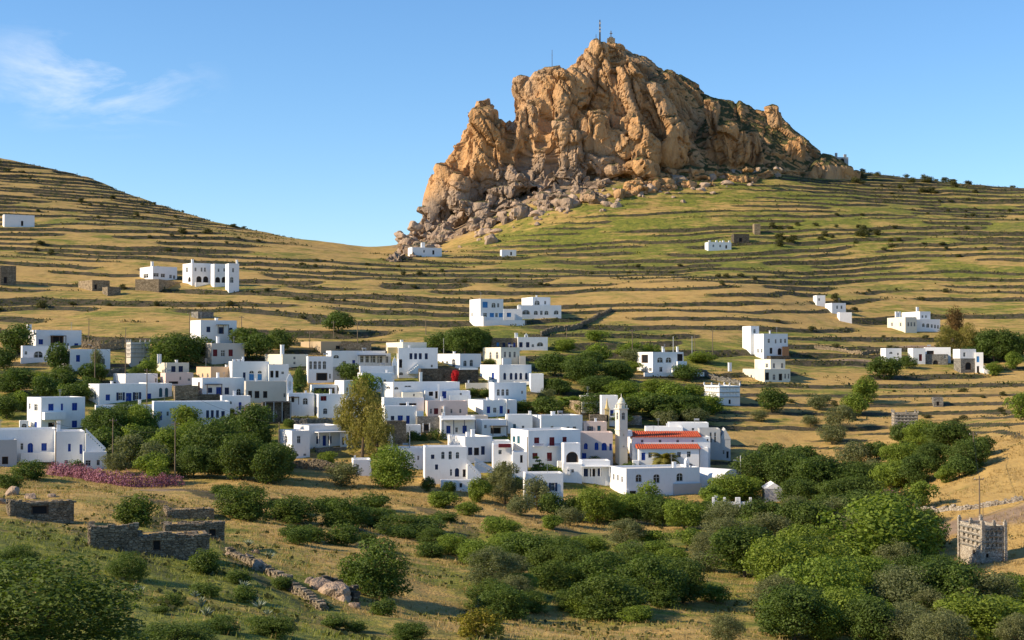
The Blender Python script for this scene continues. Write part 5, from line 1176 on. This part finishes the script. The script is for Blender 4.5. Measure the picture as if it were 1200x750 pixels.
fill(6, (0,440,110,480), 'dk', (30,44), (.6,.8), 'dark broadleaf tree of the west end thicket', 'thicket at the west end', 11)
fill(8, (560,655,800,720), 'bu', (44,70), (.5,.65), 'dark green bush in the valley hedge', 'bushes of the valley hedge', 12)
fill(8, (400,640,600,745), 'bu', (20,40), (.4,.6), 'dark green bush on the terraces below the village', 'bushes below the village', 13)

fill(14, (540,625,840,730), 'br', (26,50), (.4,.55), 'light green bush along the valley terraces', 'light bushes on the valley terraces', 14)
fill(12, (270,590,560,640), 'bu', (26,54), (.4,.55), 'dark green bush on the terraces below the village', 'bushes below the village', 15)
fill(8, (560,640,840,740), 'ol', (34,56), (.5,.65), 'grey-green bush among the valley hedge bushes', 'olive bushes of the valley hedge', 16)
fill(8, (0,670,330,750), 'bu', (22,44), (.4,.55), 'low weedy bush on the near grassy bank', 'weedy bushes on the near bank', 17)
pts([(552,464,20,10),(568,466,22,12),(484,514,16,10),(540,520,18,9),(612,482,30,14),(635,482,30,16),(450,522,16,12),(338,500,18,10),(300,500,24,14),(270,486,14,8),(650,494,20,10),(585,560,20,16),(608,572,16,14),(118,490,24,14),(160,442,18,14),(575,427,20,7)],'bu','garden bush between the village houses','garden bushes among the houses')
# ------------------------------------------------------------------ scattered shrubs on the terraced hills
def scatter(n, ubox, dbox, seed, label, group, cond=None, size=(1.2, 3.6)):
    rng = np.random.default_rng(seed); m = 30000
    D = np.sqrt(rng.uniform(dbox[0] ** 2, dbox[1] ** 2, m)); u = rng.uniform(ubox[0], ubox[1], m); x = (u - 600) / F * D
    z, ris, f, k, st = terr(x, D, True); cl = vn2(x / 60, D / 60, 99)
    v = VH - z / D * F
    ok = (ris > .45) & (cl > .45) if cond is None else cond(u, v, ris, cl)
    idx = np.nonzero(ok)[0][:n]
    for i in idx:
        w = rng.uniform(*size) * (1.6 if rng.random() < .12 else 1); h_ = w * rng.uniform(.35, .7)
        plant((x[i], D[i], z[i] - .08), w, h_, 'sh', label, group)
scatter(80, (0, 430), (480, 900), 1, 'low dark shrub on a terrace of the western hill', 'shrubs on the western hill')
scatter(70, (900, 1200), (480, 900), 2, 'low dark shrub on a terrace of the eastern hill', 'shrubs on the eastern hill')
scatter(35, (440, 900), (560, 850), 3, 'low dark shrub on a terrace under the crag', 'shrubs under the crag')
scatter(25, (905, 1060), (705, 760), 4, 'dark bush in the thicket beside the tan stone gable', 'hillside thicket by the tan stone gable', lambda u, v, r_, c_: (v > 255) & (v < 292), (3, 6))
scatter(30, (1000, 1190), (880, 975), 5, 'dark bush along the ridge behind the crag', 'bushes along the eastern ridge', lambda u, v, r_, c_: (v < 228) & (c_ > .3), (4, 7.5))
scatter(15, (1040, 1200), (200, 330), 6, 'dry low shrub on the golden slope by the eastern road', 'shrubs on the golden slope', lambda u, v, r_, c_: (v > 470) & (c_ > .5), (.5, 1.3))
scatter(20, (880, 1180), (330, 430), 7, 'low green shrub on the dry terraces around the banded dovecote', 'shrubs around the banded dovecote', lambda u, v, r_, c_: (v > 440) & (c_ > .42), (1.2, 3))
scatter(20, (280, 860), (170, 262), 8, 'low scrubby shrub on the valley terraces', 'shrubs on the valley terraces', lambda u, v, r_, c_: (v > 585) & (c_ > .45), (.7, 1.9))
# ------------------------------------------------------------------ grass and ground scrub that nobody could count
def tufts(name, label, cat, mat, n, ubox, dbox, seed, size, keep, blades=5, bush=False):
    rng = np.random.default_rng(seed); D = np.sqrt(rng.uniform(dbox[0] ** 2, dbox[1] ** 2, n)); u = rng.uniform(ubox[0], ubox[1], n); x = (u - 600) / F * D
    z, ris, f, k, st = terr(x, D, True); g = bspl(GREEN, x, D) + .5 * fbm2(x / 12, D / 12, 3, 8)
    ok = keep(g, ris, vn2(x / 9, D / 9, 5), rng.uniform(0, 1, n)); x, D, z = x[ok], D[ok], z[ok]; m = len(x)
    B = np.repeat(np.c_[x, D, z], blades, 0); N = len(B); a = rng.uniform(0, 6.283, N); s = size * rng.uniform(.5, 1.3, N)
    if bush:
        d = rng.normal(size=(N, 3)); d /= np.linalg.norm(d, axis=1)[:, None]; d[:, 2] = np.abs(d[:, 2]); P = B + d * s[:, None] * [1.3, 1.0, .8]
        V = quads(P, d + rng.normal(size=d.shape) * .4, s * .55, .7, rng); me = mesh_np(name, V, np.arange(len(V)).reshape(-1, 4)); rep = 4
    else:
        off = np.c_[rng.normal(size=(N, 2)) * size * .45, np.zeros(N)]; dr = np.c_[np.cos(a), np.sin(a), np.zeros(N)]; sd_ = np.c_[-np.sin(a), np.cos(a), np.zeros(N)]
        b0 = B + off - [0, 0, .05]; w = (s * .12)[:, None]
        V = np.stack([b0 - sd_ * w, b0 + sd_ * w, b0 + dr * (s * .45)[:, None] + np.c_[np.zeros(N), np.zeros(N), s]], 1).reshape(-1, 3); me = mesh_np(name, V, np.arange(len(V)).reshape(-1, 3)); rep = 3
    attr(me, 'tone', np.repeat(rng.uniform(0, 1, N), rep))
    return tag(link(name, me, mat), label, cat, kind='stuff')
tufts('dry_grass', 'dry golden grass on the near slopes and valley fields', 'grass', 'f_dry', 52000, (-60, 1260), (62, 300), 21, .34, lambda g, r_, c_, q: (q > g * 1.2) & (c_ > .25), 5)
tufts('green_grass', 'green weeds and grass on the near bank', 'grass', 'f_grass', 52000, (-60, 1260), (62, 300), 22, .30, lambda g, r_, c_, q: (q < g * .9) & (c_ > .35), 4)
tufts('terrace_scrub', 'low scrub along the dry terrace walls of the hills', 'scrub', 'f_scrub', 110000, (-60, 1260), (400, 960), 23, .62, lambda g, r_, c_, q: (r_ > .3) & (q < .25 + 1.3 * c_ * c_), 3, True)
tufts('valley_scrub', 'low scrub and weeds scattered over the valley and village slope', 'scrub', 'f_scrub', 26000, (-60, 1260), (90, 420), 24, .34, lambda g, r_, c_, q: (c_ > .55) & (q < .15 + .5 * g), 5, True)
# ------------------------------------------------------------------ boulders under the cliffs
def boulder_mesh(seed):
    bm = bmesh.new(); bmesh.ops.create_icosphere(bm, subdivisions=3, radius=1); rng = np.random.default_rng(seed)
    co = np.array([v.co for v in bm.verts]); pl = rng.normal(size=(9, 3)); pl /= np.linalg.norm(pl, axis=1)[:, None]; dd = rng.uniform(.5, .85, 9)
    for p_, d_ in zip(pl, dd): ex = co @ p_ - d_; co = co - np.maximum(ex, 0)[:, None] * p_ * .85
    co += fbm3(co[:, 0] * 2.5 + seed, co[:, 1] * 2.5, co[:, 2] * 2.5, 3, seed)[:, None] * co * .16
    for v, c in zip(bm.verts, co): v.co = c
    me = bpy.data.meshes.new('boulder'); bm.to_mesh(me); bm.free(); n = len(me.vertices); attr(me, 'crack', np.zeros(n)); attr(me, 'up', np.zeros(n)); attr(me, 'low', np.full(n, .75)); me.materials.append(MATS['rock']); return me
BM = [boulder_mesh(i + 3) for i in range(7)]
def boulder(P, s, label, group, flat=1.0):
    o = bpy.data.objects.new('boulder', random.choice(BM)); COL.objects.link(o); o.location = tuple(P); o.rotation_euler = (random.uniform(-.4, .4), random.uniform(-.4, .4), random.uniform(0, 6.28)); o.scale = (s * random.uniform(.8, 1.4), s * random.uniform(.8, 1.2), s * random.uniform(.6, 1.0) * flat)
    return tag(o, label, 'boulder', group)
rng = np.random.default_rng(77); cnt = 0
SC_ = [(455,300,505,265),(500,292,560,248),(560,278,640,226),(620,262,720,214),(700,240,800,205),(780,228,905,203)]
while cnt < 300:
    a, b, c, d = SC_[rng.integers(len(SC_))]; t_ = rng.uniform(0, 1); u = a + (c - a) * t_ + rng.normal() * 10; v = b + (d - b) * t_ + rng.uniform(-14, 10) * (1 - .3 * t_)
    P = hit(u, v, 830)
    if P[1] > 875 or P[1] < 740 or u < 466: cnt += 1; continue
    s_ = rng.uniform(.7, 2.0) if rng.random() < .7 else rng.uniform(2.0, 4.2)
    boulder(P, s_, 'weathered grey boulder in the scree under the crag', 'scree boulders under the crag'); cnt += 1
for (u, v, s_) in [(290,655,.9),(305,668,1.3),(322,676,.8),(340,690,1.1),(300,648,.7),(375,690,1.4),(388,697,1.8),(402,702,1.2),(365,684,.8),(268,650,.6),(15,580,1.6),(35,584,1.3),(5,590,1.4),(60,582,.9),(415,712,.8)]:
    boulder(hit(u, v), s_ * .75, 'lichened rock outcrop stone along the edge of the near bank', 'outcrop stones on the near bank')
# ------------------------------------------------------------------ stone huts, pens and dry stone walls of the foreground
def rubble_on(h, i, faces=('front', 'left'), mat='stone', seed=1):
    f = h.fr[i]; rng = np.random.default_rng(seed); W_, L_, Z = f['W'], f['L'], f['H']; ms = Mesher()
    for fc in faces:
        z = -.5; Wm = W_ if fc == 'front' else L_
        while z < Z - .02:
            hh = min(rng.uniform(.13, .26), Z + .06 - z); x = 0
            while x < Wm - .1:
                w = min(rng.uniform(.2, .6), Wm - x); pr = rng.uniform(.02, .12)
                if not any(o[0] < x + w / 2 < o[1] and o[2] < z + hh / 2 < o[3] for o in h.holes if fc == 'front'):
                    if fc == 'front': ms.box(x + .01, x + w - .01, -pr, .1, z + .008, z + hh - .008)
                    else: ms.box(-pr, .1, x + .01, x + w - .01, z + .008, z + hh - .008)
                x += w
            z += hh
    for k in range(int(W_ * L_ * 1.2)):
        x, y, s_ = rng.uniform(0, W_), rng.uniform(0, min(L_, 3)), rng.uniform(.15, .4); ms.box(x - s_, x + s_, y - s_ * .7, y + s_ * .7, Z - .1, Z + rng.uniform(.02, .14))
    for fc in faces:
        x = 0; Wm = W_ if fc == 'front' else L_
        while x < Wm - .2:                                   # ragged top courses
            w = rng.uniform(.25, .6); top = Z + .32 * max(0, vn2(np.array([x * .5 + seed]), np.array([seed * 3.1]), 3)[0] * 1.7 - .4) + rng.uniform(-.03, .08); zz = Z - .02
            while zz < top:
                hh = rng.uniform(.1, .2); j = rng.uniform(-.08, .06)
                if fc == 'front': ms.box(x, x + w - .02, j - .02, .42 + j, zz + .005, zz + hh)
                else: ms.box(j - .02, .42 + j, x, x + w - .02, zz + .005, zz + hh)
                zz += hh
            x += w
    o = h.part(i, 'stones', ms, mat); o['kind'] = 'stuff'
def stonehut(label, x0, xm, x1, yt, yb, door=None, mat='stone', seed=1, **o):
    h = H(label, 'stone_hut', 'hut'); h.holes = []
    h.add(x0, xm, x1, yt + 3.2, yb, 'stone', [('D',) + door] if door else [], par=.03, rcol='ground', **o); f = h.fr[0]
    if door: cx, cy, w, hh = door; c_ = (cx - xm) * f['sc']; z_ = (yb - cy) * f['sc']; h.holes = [(c_ - w * f['sc'] / 2 - .1, c_ + w * f['sc'] / 2 + .1, z_ - hh * f['sc'] / 2 - .05, z_ + hh * f['sc'] / 2 + .1)]
    rubble_on(h, 0, mat=mat, seed=seed); return h
stonehut('low dry stone hut with a small dark doorway on the near bank', 158, 161, 244, 627.5, 651, (183,640,9,12), 'stone', 1, L=4.5, found=1)
stonehut('dry stone wall pen behind the hut with the doorway', 190, 194, 262, 613, 630, (248,626,8,8), 'stone', 2, L=3.5, found=1)
stonehut('long mossy stone wall pen beside the hut with the doorway', 103, 106, 160, 618, 641, None, 'stone', 3, L=3, found=1)
stonehut('sunken stone shelter with a wide dark opening at the top of the grassy bank', 8, 12, 84, 588, 605, (45,599,20,10), 'stone', 4, L=4, found=1)
stonehut('flat stone threshing platform above the stone pens', 192, 196, 250, 597, 606, None, 'stonetan', 5, L=5, found=.8)
def drywall(label, px, hgt, thick=.5, mat='stone', seed=1, st=.42):
    rng = np.random.default_rng(seed); pp = [hit(*p) for p in px]; ms = Mesher(); o0 = pp[0]
    for a, b in zip(pp, pp[1:]):
        L_ = np.linalg.norm((b - a)[:2]); n = max(1, int(L_ / st)); d = (b - a)[:2] / L_
        for i in range(n):
            q = a[:2] + (b - a)[:2] * ((i + .5) / n); z = tz(*q); hh = hgt * rng.uniform(.75, 1.1); zz = -.3
            while zz < hh:
                s_ = rng.uniform(.16, .32); jx, jy = rng.normal(size=2) * .06; w = st * rng.uniform(.45, .62); c_ = np.array([q[0] + jx - o0[0], q[1] + jy - o0[1], z + zz - o0[2]]); k = len(ms.V)
                ms.box(-w, w, -thick / 2 * rng.uniform(.8, 1.15), thick / 2, 0, s_ * .95)
                for j in range(k, len(ms.V)): vx, vy, vz = ms.V[j]; ms.V[j] = (c_[0] + d[0] * vx - d[1] * vy, c_[1] + d[1] * vx + d[0] * vy, c_[2] + vz)
                zz += s_
    r = empty('stone_fence', tuple(o0)); tag(r, label, 'stone wall'); o = link('stones', ms.mesh('stones'), mat, r); o['kind'] = 'stuff'
drywall('tumbled stone wall running down the edge of the near bank', [(268,648),(300,664),(340,688),(380,716)], .5, .6, 'stone', 11)
drywall('short dark stone wall on the dry valley terrace', [(372,688),(395,694),(418,706)], .9, .6, 'stonedark', 12)
drywall('pale stone wall along the eastern road', [(1068,600),(1100,600),(1135,597),(1170,592),(1199,586)], .6, .6, 'stonepale', 13)
drywall('brown retaining wall below the canopy porch house', [(330,548),(352,549),(378,551),(412,556)], 1.7, .6, 'stone', 14)
drywall('grey stone wall below the hedge court above the canopy porch house', [(338,497),(360,498),(384,497),(402,497)], 1.2, .5, 'stonegrey', 15)
drywall('long terrace wall behind the houses at the west end', [(95,440),(118,442),(146,438)], 1.6, .5, 'stonegrey', 16)
drywall('tan stone wall above the weathered grey dovecote', [(96,408),(118,410),(146,408)], 2.2, .5, 'stonetan', 17)
drywall('winding stone wall climbing from the twin villa to the golden knoll', [(634,394),(655,388),(680,384),(700,373),(716,364)], 1.4, .6, 'stone', 18, .7)
drywall('low rubble wall by the bare earth bank of the east slope', [(955,408),(985,412),(1010,416),(1030,414)], 1.0, .6, 'stonetan', 19, .6)
drywall('curved stone wall beside the loggia house of the eastern terraces', [(806,440),(822,438),(840,446),(868,452)], 1.2, .5, 'stonegrey', 20, .5)
drywall('rubble wall on the dry terrace beyond the church', [(905,536),(935,548),(960,556)], 1.0, .6, 'stonepale', 23, .5)
# ------------------------------------------------------------------ poles, wires, masts
def tube(ms, a, b, ra, rb, n=6):
    a, b = Vector(a), Vector(b); d = (b - a).normalized(); s_ = d.orthogonal().normalized(); t_ = d.cross(s_)
    A_ = [a + (s_ * math.cos(2 * math.pi * k / n) + t_ * math.sin(2 * math.pi * k / n)) * ra for k in range(n)]; B_ = [b + (s_ * math.cos(2 * math.pi * k / n) + t_ * math.sin(2 * math.pi * k / n)) * rb for k in range(n)]
    for k in range(n): q = (k + 1) % n; ms.poly([A_[k], A_[q], B_[q], B_[k]])
    ms.poly(B_); ms.poly(A_[::-1])
TOPS = {}
def pole(x, yt, yb, label, group=None, arm=True, lamp=False, mat='timber', key=None, r=.11):
    P = hit(x, yb); s_ = P[1] / F; h_ = (yb - yt) * s_; ro = empty('utility_pole', tuple(P)); tag(ro, label, 'pole', group)
    ms = Mesher(); tube(ms, (0, 0, -.6), (0, 0, h_), r * 1.2, r * .8, 8); link('post', ms.mesh('post'), mat, ro)
    if arm: ms = Mesher(); ms.box(-.7, .7, r + .001, r + .12, h_ - .55, h_ - .43); link('crossarm', ms.mesh('crossarm'), 'timber', ro)
    for q in (-.6, 0, .6) if arm else (): ms = Mesher(); tube(ms, (q, r + .06, h_ - .429), (q, r + .06, h_ - .26), .045, .03); link('insulator', ms.mesh('insulator'), 'frame', ro)
    if lamp: ms = Mesher(); tube(ms, (0, -r, h_ * .8), (-1.1, -.5, h_ * .86), .04, .04); ms.box(-1.5, -.9, -.62, -.4, h_ * .86, h_ * .86 + .14); link('lamp_head', ms.mesh('lamp_head'), 'metal', ro)
    TOPS[key or x] = np.array(P) + [0, 0, h_ - .3]
pole(111,396,455,'utility pole with lamp in front of the west end houses',lamp=True)
pole(104,372,402,'thin utility pole on the terrace wall behind the west end houses')
pole(147,384,440,'leaning tall pole beside the weathered grey dovecote',arm=False)
pole(65,494,550,'dark utility pole before the tall blue-shuttered house')
pole(132,490,552,'weathered utility pole beside the stair of the tall blue-shuttered house')
pole(172,432,490,'dark pole standing before the long house with teal arches')
pole(205,494,564,'dark utility pole in the tree belt by the pink hedge')
pole(222,366,394,'pole touching the white cube house with the stone roof hut')
pole(283,370,390,'pole on the terrace beside the white cube house')
pole(363,388,408,'pole above the low tan house at the upper edge of the village')
pole(391,376,396,'pole beside the single dark tree on the terraces')
pole(419,378,404,'pole on the path above the long white house with a small blue door')
pole(499,374,392,'pole on the slope beside the twin villa')
pole(520,396,416,'pale post behind the arched house on the stone terrace',arm=False,mat='metal')
pole(664,384,404,'pole at the foot of the winding stone wall')
pole(741,386,424,'pole beside the loggia house on the eastern terraces')
pole(789,394,414,'white mast on the roof line of the loggia house',arm=False,mat='frame')
pole(811,394,416,'first of the paired posts beside the loggia house',arm=False,mat='metal'); pole(814,392,414,'second, thinner post beside the loggia house',arm=False,mat='timber',r=.08)
pole(835,386,420,'pole on the slope beside the white tower house')
pole(868,534,574,'white lamp post behind the vaulted chapel',lamp=True,mat='frame')
pole(1141,506,548,'utility pole on the golden slope below the road bend')
pole(1148,558,606,'dark utility pole on the golden slope above the large dovecote')
pole(1152,590,606,'short stake beside the dark pole on the golden slope',arm=False,r=.05)
pole(327,495,548,'dark pole before the canopy porch house',arm=False)
pole(618,512,560,'thin dark pole at the corner of the maroon shuttered house',arm=False)
pole(461,440,478,'drain pole on the long plain white house',arm=False,r=.07,mat='metal')
pole(480,500,548,'grey pole in the yard of the house with the crossing stair',arm=False,mat='metal')
pole(594,470,512,'grey pole between the coloured-window house and the cluttered terrace',arm=False,mat='metal')
def wire(a, b, sag, label):
    A_, B_ = TOPS[a], TOPS[b]; ms = Mesher(); n = 14; o0 = A_; pp = [A_ + (B_ - A_) * (i / n) - np.array([0, 0, sag * 4 * (i / n) * (1 - i / n)]) - o0 for i in range(n + 1)]
    for p_, q_ in zip(pp, pp[1:]): tube(ms, p_, q_, .022, .022, 4)
    o = link('power_line', ms.mesh('power_line'), 'dark', None, tuple(o0)); tag(o, label, 'wire')
wire(65, 132, 1.2, 'wire between the two poles by the tall blue-shuttered house'); wire(132, 205, 2.0, 'sagging wire over the tree belt towards the pink hedge'); wire(111, 172, 1.2, 'wire from the lamp pole to the pole before the long house')
wire(205, 327, 1.6, 'wire crossing the dark trees to the canopy porch house'); wire(283, 363, 1.2, 'wire along the slope above the village roofs'); wire(222, 283, 1.0, 'wire over the white cube house')
wire(327, 172, 1.8, 'long wire slanting across the beige and white houses'); wire(741, 835, 1.2, 'wire over the loggia house to the tower house slope'); wire(1141, 1148, .8, 'wire between the poles on the golden slope')
def mast(u, yt, yb, D, label, kind):
    P = at_depth(u, yb, D); s_ = D / F; h_ = (yb - yt) * s_; ro = empty('mast' if kind != 'shrine' else 'monument', tuple(P)); tag(ro, label, 'mast' if kind != 'shrine' else 'monument')
    if kind == 'lattice':
        ms = Mesher()
        for a, b in ((-.35, -.35), (.35, -.35), (0, .4)): tube(ms, (a, b, -3), (a * .5, b * .5, h_), .2, .13, 5)
        link('tower', ms.mesh('tower'), 'stonedark', ro); ms = Mesher(); n = 9
        for k in range(n):
            z0, z1 = h_ * k / n, h_ * (k + 1) / n; sc0 = 1 - .5 * k / n
            for (a, b), (c, d) in (((-.35, -.35), (.35, -.35)), ((.35, -.35), (0, .4)), ((0, .4), (-.35, -.35))): tube(ms, (a * sc0, b * sc0, z0), (c * sc0, d * sc0, z1), .05, .05, 4)
        link('bracing', ms.mesh('bracing'), 'stonedark', ro)
        for z in (.45, .6, .8): ms = Mesher(); ms.box(-.5, .5, -.75, -.45, h_ * z, h_ * z + 1.1); link('antenna_panel', ms.mesh('antenna_panel'), 'frame', ro)
    elif kind == 'shrine':
        ms = Mesher(); ms.box(-2.2, 2.2, -1.2, 1.2, -2.5, .9); link('plinth', ms.mesh('plinth'), 'stonetan', ro); ms = Mesher(); ms.box(-1.2, 1.2, -.8, .8, .903, 1.7); link('step', ms.mesh('step'), 'stonegrey', ro)
        ms = Mesher(); ms.box(-.25, .25, -.25, .25, 1.703, h_); ms.box(-.8, -.253, -.2, .2, h_ * .68, h_ * .68 + .4); ms.box(.253, .8, -.2, .2, h_ * .68, h_ * .68 + .4); link('cross', ms.mesh('cross'), 'stonegrey', ro)
    else: ms = Mesher(); tube(ms, (0, 0, -4), (0, 0, h_), .2, .12, 6); link('post', ms.mesh('post'), 'stonedark', ro); ms = Mesher(); ms.box(-.5, .5, -.12, -.04, h_ * .8, h_ * .8 + .1); link('dipole', ms.mesh('dipole'), 'metal', ro)
mast(703, 23, 50, 868, 'lattice antenna mast on the summit of the crag', 'lattice')
mast(716, 36, 47, 868, 'small stone cross monument on the summit of the crag', 'shrine')
mast(647, 58, 90, 862, 'thin whip antenna on the lower shoulder of the crag', 'whip')
mast(698.5, 40, 52, 868, 'short whip antenna beside the lattice mast on the summit', 'whip')
# prickly pears and agaves along the near bank
def agave(P, s_, label, group):
    r = empty('agave', tuple(P), random.uniform(0, 6)); tag(r, label, 'agave', group); r.scale = (s_,) * 3
    for k in range(13): o = bpy.data.objects.new('leaf', AG); COL.objects.link(o); o.parent = r; o.rotation_euler = (random.uniform(.15, 1.0), 0, 2.4 * k)
def agm():
    V = [(-.07,0,0),(.07,0,0),(-.1,.06,.35),(.1,.06,.35),(-.06,.02,.7),(.06,.02,.7),(0,-.02,1),(0,.07,.0),(0,.13,.35),(0,.08,.7)]; Fc = [(0,7,8,2),(7,1,3,8),(2,8,9,4),(8,3,5,9),(4,9,6),(9,5,6)]
    me = bpy.data.meshes.new('agave_leaf'); me.from_pydata(V, [], Fc); me.update(); attr(me, 'tone', [.2,.2,.6,.6,.9,.9,1,.3,.5,.8]); me.materials.append(MATS['f_agave']); return me
AG = agm()
for (u, v) in [(283,690),(291,698),(300,706),(306,714),(313,722),(320,730),(326,738),(228,700),(236,712),(243,722),(335,685),(345,692),(352,698),(158,694),(166,697),(292,640),(315,655),(540,592),(552,594),(566,597),(580,599),(640,607),(652,609),(664,610)]:
    P = hit(u + random.uniform(-2, 2), v); agave(P - np.array([0, 0, .05]), random.uniform(.5, .95), 'pale spiky agave in a row along the field edge', 'agaves along the field edges')

# ------------------------------------------------------------------ labels of the grouped plants: size within the group and the landmark beside it
LM = [((728,545),'the bell tower'),((778,583),'the parish hall'),((848,578),'the vaulted chapel'),((858,600),'the cemetery pillars'),((1043,586),'the pink oleander'),((1033,676),'the great spreading tree'),((1152,661),'the large dovecote'),((1048,506),'the banded dovecote'),
      ((150,570),'the pink hedge'),((424,536),'the tall eucalyptus'),((161,651),'the doored stone hut'),((560,748),'the yellow broom'),((440,697),'the lone dark bush'),((845,474),'the white dovecote'),((765,439),'the loggia house'),((616,591),'the open-shuttered low house'),
      ((48,506),'the tall blue-shuttered house'),((26,427),'the arched porch house'),((116,475),'the teal-arched long house'),((1148,606),'the dark slope pole'),((340,688),'the tumbled wall'),((896,448),'the cream stepped house'),((668,487),'the fan palm'),((342,538),'the canopy porch house'),
      ((205,564),'the hedge-side pole'),((235,404),'the white cube house'),((153,430),'the grey dovecote'),((575,690),'the pale bushy olive'),((590,724),'the track-side bush'),((45,766),'the big corner bush'),((629,566),'the layered pine'),((897,590),'the pedimented tomb'),((1125,437),'the half stone house'),
      ((5,264),'the block house'),((225,335),'the arcaded villa'),((108,341),'the ruined tan hut'),((0,334),'the terrace-end hut'),((397,389),'the single dark tree'),((588,301),'the little field house'),((483,301),'the crag foot house'),((563,382),'the twin villa'),((830,294),'the crenellated house'),((884,275),'the tan gable'),((980,376),'the knoll houses'),((1061,390),'the three-chimney villa'),((1125,420),'the brown conifer'),
      ((980,194),'the ridge shrine'),((1141,548),'the slope pole'),((1094,477),'the low stone barn')]
LMP = np.array([hit(*q[0]) for q in LM]); byg = {}
for g_ in GROUPED: byg.setdefault(g_[3], []).append(g_)
for base, lst in byg.items():
    sz = np.sort([q[2] for q in lst])
    for (r_, P, a_, _) in lst:
        q = np.searchsorted(sz, a_) / max(len(sz) - 1, 1); word = 'small' if q < .34 else 'large' if q > .67 else 'medium'
        near_ = LM[int(np.argmin(np.linalg.norm(LMP - P, axis=1)))][1]
        lab = (word + ' ' if len(lst) > 2 else '') + base + ', nearest to ' + near_
        if len(lab.split()) <= 16 and near_.split('the ')[1] not in base: r_['label'] = lab
        elif len(lst) > 2: r_['label'] = word + ' ' + base
